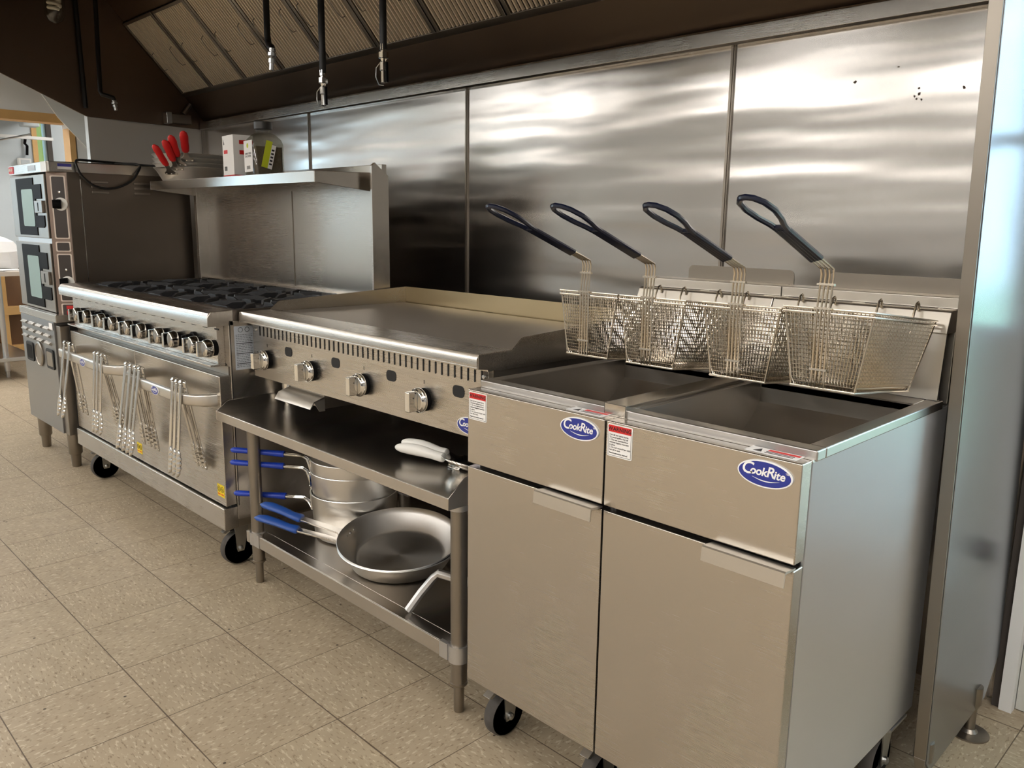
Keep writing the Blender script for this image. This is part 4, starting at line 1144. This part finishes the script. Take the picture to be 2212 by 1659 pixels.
# base cabinet
MB().box(OX0+.06, -2.715, -.03, .64, .745, .782).build('base_top', STEEL, t, bevel=.003)
bs = MB().box(OX0+.07, -2.765, -.028, .64, .20, .744).build('base_cabinet', steel('blueish_base_steel', (150, 152, 154), rough=.34, wave=.004), t, bevel=.002)
MB().box(-2.764, -2.70, -.02, .62, .20, .73).build('side_channel', STEEL_DULL, t, bevel=.003)
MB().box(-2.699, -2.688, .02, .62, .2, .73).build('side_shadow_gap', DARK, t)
m_ = MB()
for c_ in range(4):
    for r_ in range(3):
        x = OX0+.10+c_*.125; z = .715-r_*.036
        m_.prism([(-.028, z), (-.040, z-.008), (-.040, z-.012), (-.028, z-.020)], 'x', x, x+.085)
m_.build('front_louvres', STEEL, t)
for x in (-3.19, -2.855):
    g = MB().prism(rrect(x-.058, x+.058, .508, .606, .014), 'y', -.034, -.0278).build('recess_frame', DARK, t, bevel=.002)
    MB().prism(rrect(x-.044, x+.044, .522, .592, .01), 'y', -.0348, -.033).build('recess_face', STEEL_DULL if x > -3 else BLACK, g)
MB().lathe([(0, 0), (.062, 0), (.062, .006), (.055, .010), (.052, .007), (0, .007)], n=32, M=FRONT(-3.025, -.028, .562)).build('round_cover', STEEL_DULL, t)
MB().box(-.026, .026, -.016, .016, 0, .001, FRONT(-2.80, -.0306, .722)).build('small_sticker', PAPER, t)
for x in (-3.36, -2.862):
    for y in (.045, .55):
        MB().lathe([(0, .21), (.034, .21), (.032, .07), (.028, .065), (.024, .06), (.022, .004), (.02, 0), (0, 0)], c=(x, y, 0), n=20).build('leg', STEEL_DULL, t)
# power cord on top
P = [(-3.0, .06, 1.493), (-2.95, .16, 1.496), (-2.90, .27, 1.494), (-2.83, .36, 1.499), (-2.76, .42, 1.494), (-2.722, .40, 1.46), (-2.718, .36, 1.41), (-2.718, .28, 1.375), (-2.718, .20, 1.38), (-2.718, .145, 1.42), (-2.722, .125, 1.46), (-2.745, .13, 1.497), (-2.80, .20, 1.503), (-2.85, .33, 1.503), (-2.84, .45, 1.499), (-2.80, .53, 1.494), (-2.79, .60, 1.494), (-2.76, .64, 1.51), (-2.70, .69, 1.53), (-2.64, .735, 1.52), (-2.6, .77, 1.46), (-2.58, .8, 1.2)]
def smooth(P, k=4):
    P = [Vector(p) for p in P]; out = []
    for i in range(len(P)-1):
        a, b, c, d = P[max(0, i-1)], P[i], P[i+1], P[min(len(P)-1, i+2)]
        for j in range(k):
            u = j/k
            out.append(.5*((2*b)+(-a+c)*u+(2*a-5*b+4*c-d)*u*u+(-a+3*b-3*c+d)*u**3))
    out.append(P[-1]); return out
tag(MB().tube(smooth(P), .0055, 8).build('power_cord', CORD), 'black power cord looped over the top edge of the oven', 'power cord')

# ------------------------------------------------------------------ far left work area
t = thing('work_table', 'steel legged work table with pale top beyond the oven', 'table', (-6.0, .3, 0))
MB().box(-6.6, -5.45, -.3, .58, .80, .835).build('table_top', plain('pale_top', (206, 196, 186), .35), t, bevel=.004)
for x, y in ((-5.72, .42), (-5.72, -.2), (-6.4, .42)):
    MB().lathe([(0, .8), (.02, .8), (.02, .05), (.014, .045), (.014, 0), (0, 0)], c=(x, y, 0), n=12).build('leg', ZINC, t)
MB().box(-6.5, -5.6, -.2, .60, .14, .17).build('lower_shelf', ZINC, t, bevel=.003)
t = thing('shelf_rack', 'pine shelving with brown back boards standing behind the work table', 'shelving', (-6.5, .7, 0))
MB().box(-6.66, -6.64, .30, 1.0, .02, .8).build('back_board', WOODB, t)
for y in (.60, .92): MB().box(-6.64, -6.56, y, y+.06, 0, .80).build('post', WOOD, t, bevel=.002)
for z in (.40, .06): MB().box(-6.638, -6.55, .3, 1.0, z, z+.07).build('rail', WOOD, t, bevel=.002)
m_ = MB()
random.seed(11)
m_.lathe([(0, 0), (.13, .0), (.17, .05), (.165, .13), (.11, .20), (.05, .235), (.0, .24)], n=14, c=(-5.8, .44, .836))
for i, v in enumerate(m_.v): m_.v[i] = v+Vector((random.uniform(-.02, .02), random.uniform(-.02, .02), random.uniform(0, .018)))
tag(m_.build('plastic_bag', PAPER, sharp=20), 'crumpled white plastic bag standing on the far work table', 'bag')
for i, (x, y, r) in enumerate(((-5.62, .48, .2), (-5.6, .40, .6))):
    M = Matrix.Translation((x, y, .836+.004*i)) @ Matrix.Rotation(r, 4, 'Z')
    tag(MB().box(-.11, .11, -.08, .08, 0, .004, M).build('paper_sheet', PAPER), ['white paper sheet lying on the far work table under another', 'white paper sheet lying crosswise on top of another on the far table'][i], 'paper', 'papers on the far table')
tag(MB().box(-5.35, -5.28, .70, .76, 0, .42).lathe([(0, .42), (.02, .42), (.02, .46), (0, .46)], c=(-5.315, .73, 0), n=12).build('red_bottle', RED, bevel=.008), 'red bottle showing behind the oven base at the left', 'bottle')

# ------------------------------------------------------------------ daylight and lights
wd = bpy.data.worlds.new('sky'); S.world = wd; wd.use_nodes = True
nw = wd.node_tree
bg = nw.nodes['Background']
bg.inputs['Color'].default_value = (.60, .80, 1.0, 1); bg.inputs['Strength'].default_value = 8
la = bpy.data.lights.new('window_daylight', 'AREA'); la.shape = 'RECTANGLE'; la.size = .95; la.size_y = 1.75; la.cycles.is_portal = True
lo = bpy.data.objects.new('window_daylight', la); C.objects.link(lo)
lo.location = (1.56, DY+.10, 1.15); lo.rotation_euler = (math.radians(-90), 0, 0)
lb_ = la.copy(); lb_.size = 1.1; lb_.size_y = .9
l2 = bpy.data.objects.new('side_window_daylight', lb_); C.objects.link(l2); l2.location = (-7.15, -1.95, 1.45); l2.rotation_euler = (PI/2, 0, -PI/2)

# ------------------------------------------------------------------ camera
cam = bpy.data.cameras.new('camera'); co = bpy.data.objects.new('camera', cam); C.objects.link(co)
cam.sensor_fit = 'HORIZONTAL'; cam.sensor_width = 36; cam.lens = 1763.06/2212*36; cam.clip_start = .02
yaw, pit, rol = math.radians(45.3008), math.radians(11.1189), math.radians(.7785)
fw = Vector((-math.sin(yaw)*math.cos(pit), math.cos(yaw)*math.cos(pit), -math.sin(pit)))
rt = Vector((math.cos(yaw), math.sin(yaw), 0)); up = rt.cross(fw)
R_ = rt*math.cos(rol)+up*math.sin(rol); U_ = -rt*math.sin(rol)+up*math.cos(rol)
Mc = Matrix((R_, U_, -fw)).transposed().to_4x4(); Mc.translation = Vector((1.50897, -1.18716, 1.23399))
co.matrix_world = Mc
S.camera = co

S.view_settings.view_transform = 'Standard'; S.view_settings.look = 'None'
S.view_settings.exposure = -0.15; S.view_settings.gamma = 1
S.view_settings.use_curve_mapping = False
S.cycles.max_bounces = 10; S.cycles.diffuse_bounces = 5; S.cycles.glossy_bounces = 6; S.cycles.transparent_max_bounces = 12
S.cycles.sample_clamp_indirect = 6
S.cycles.use_denoising = True
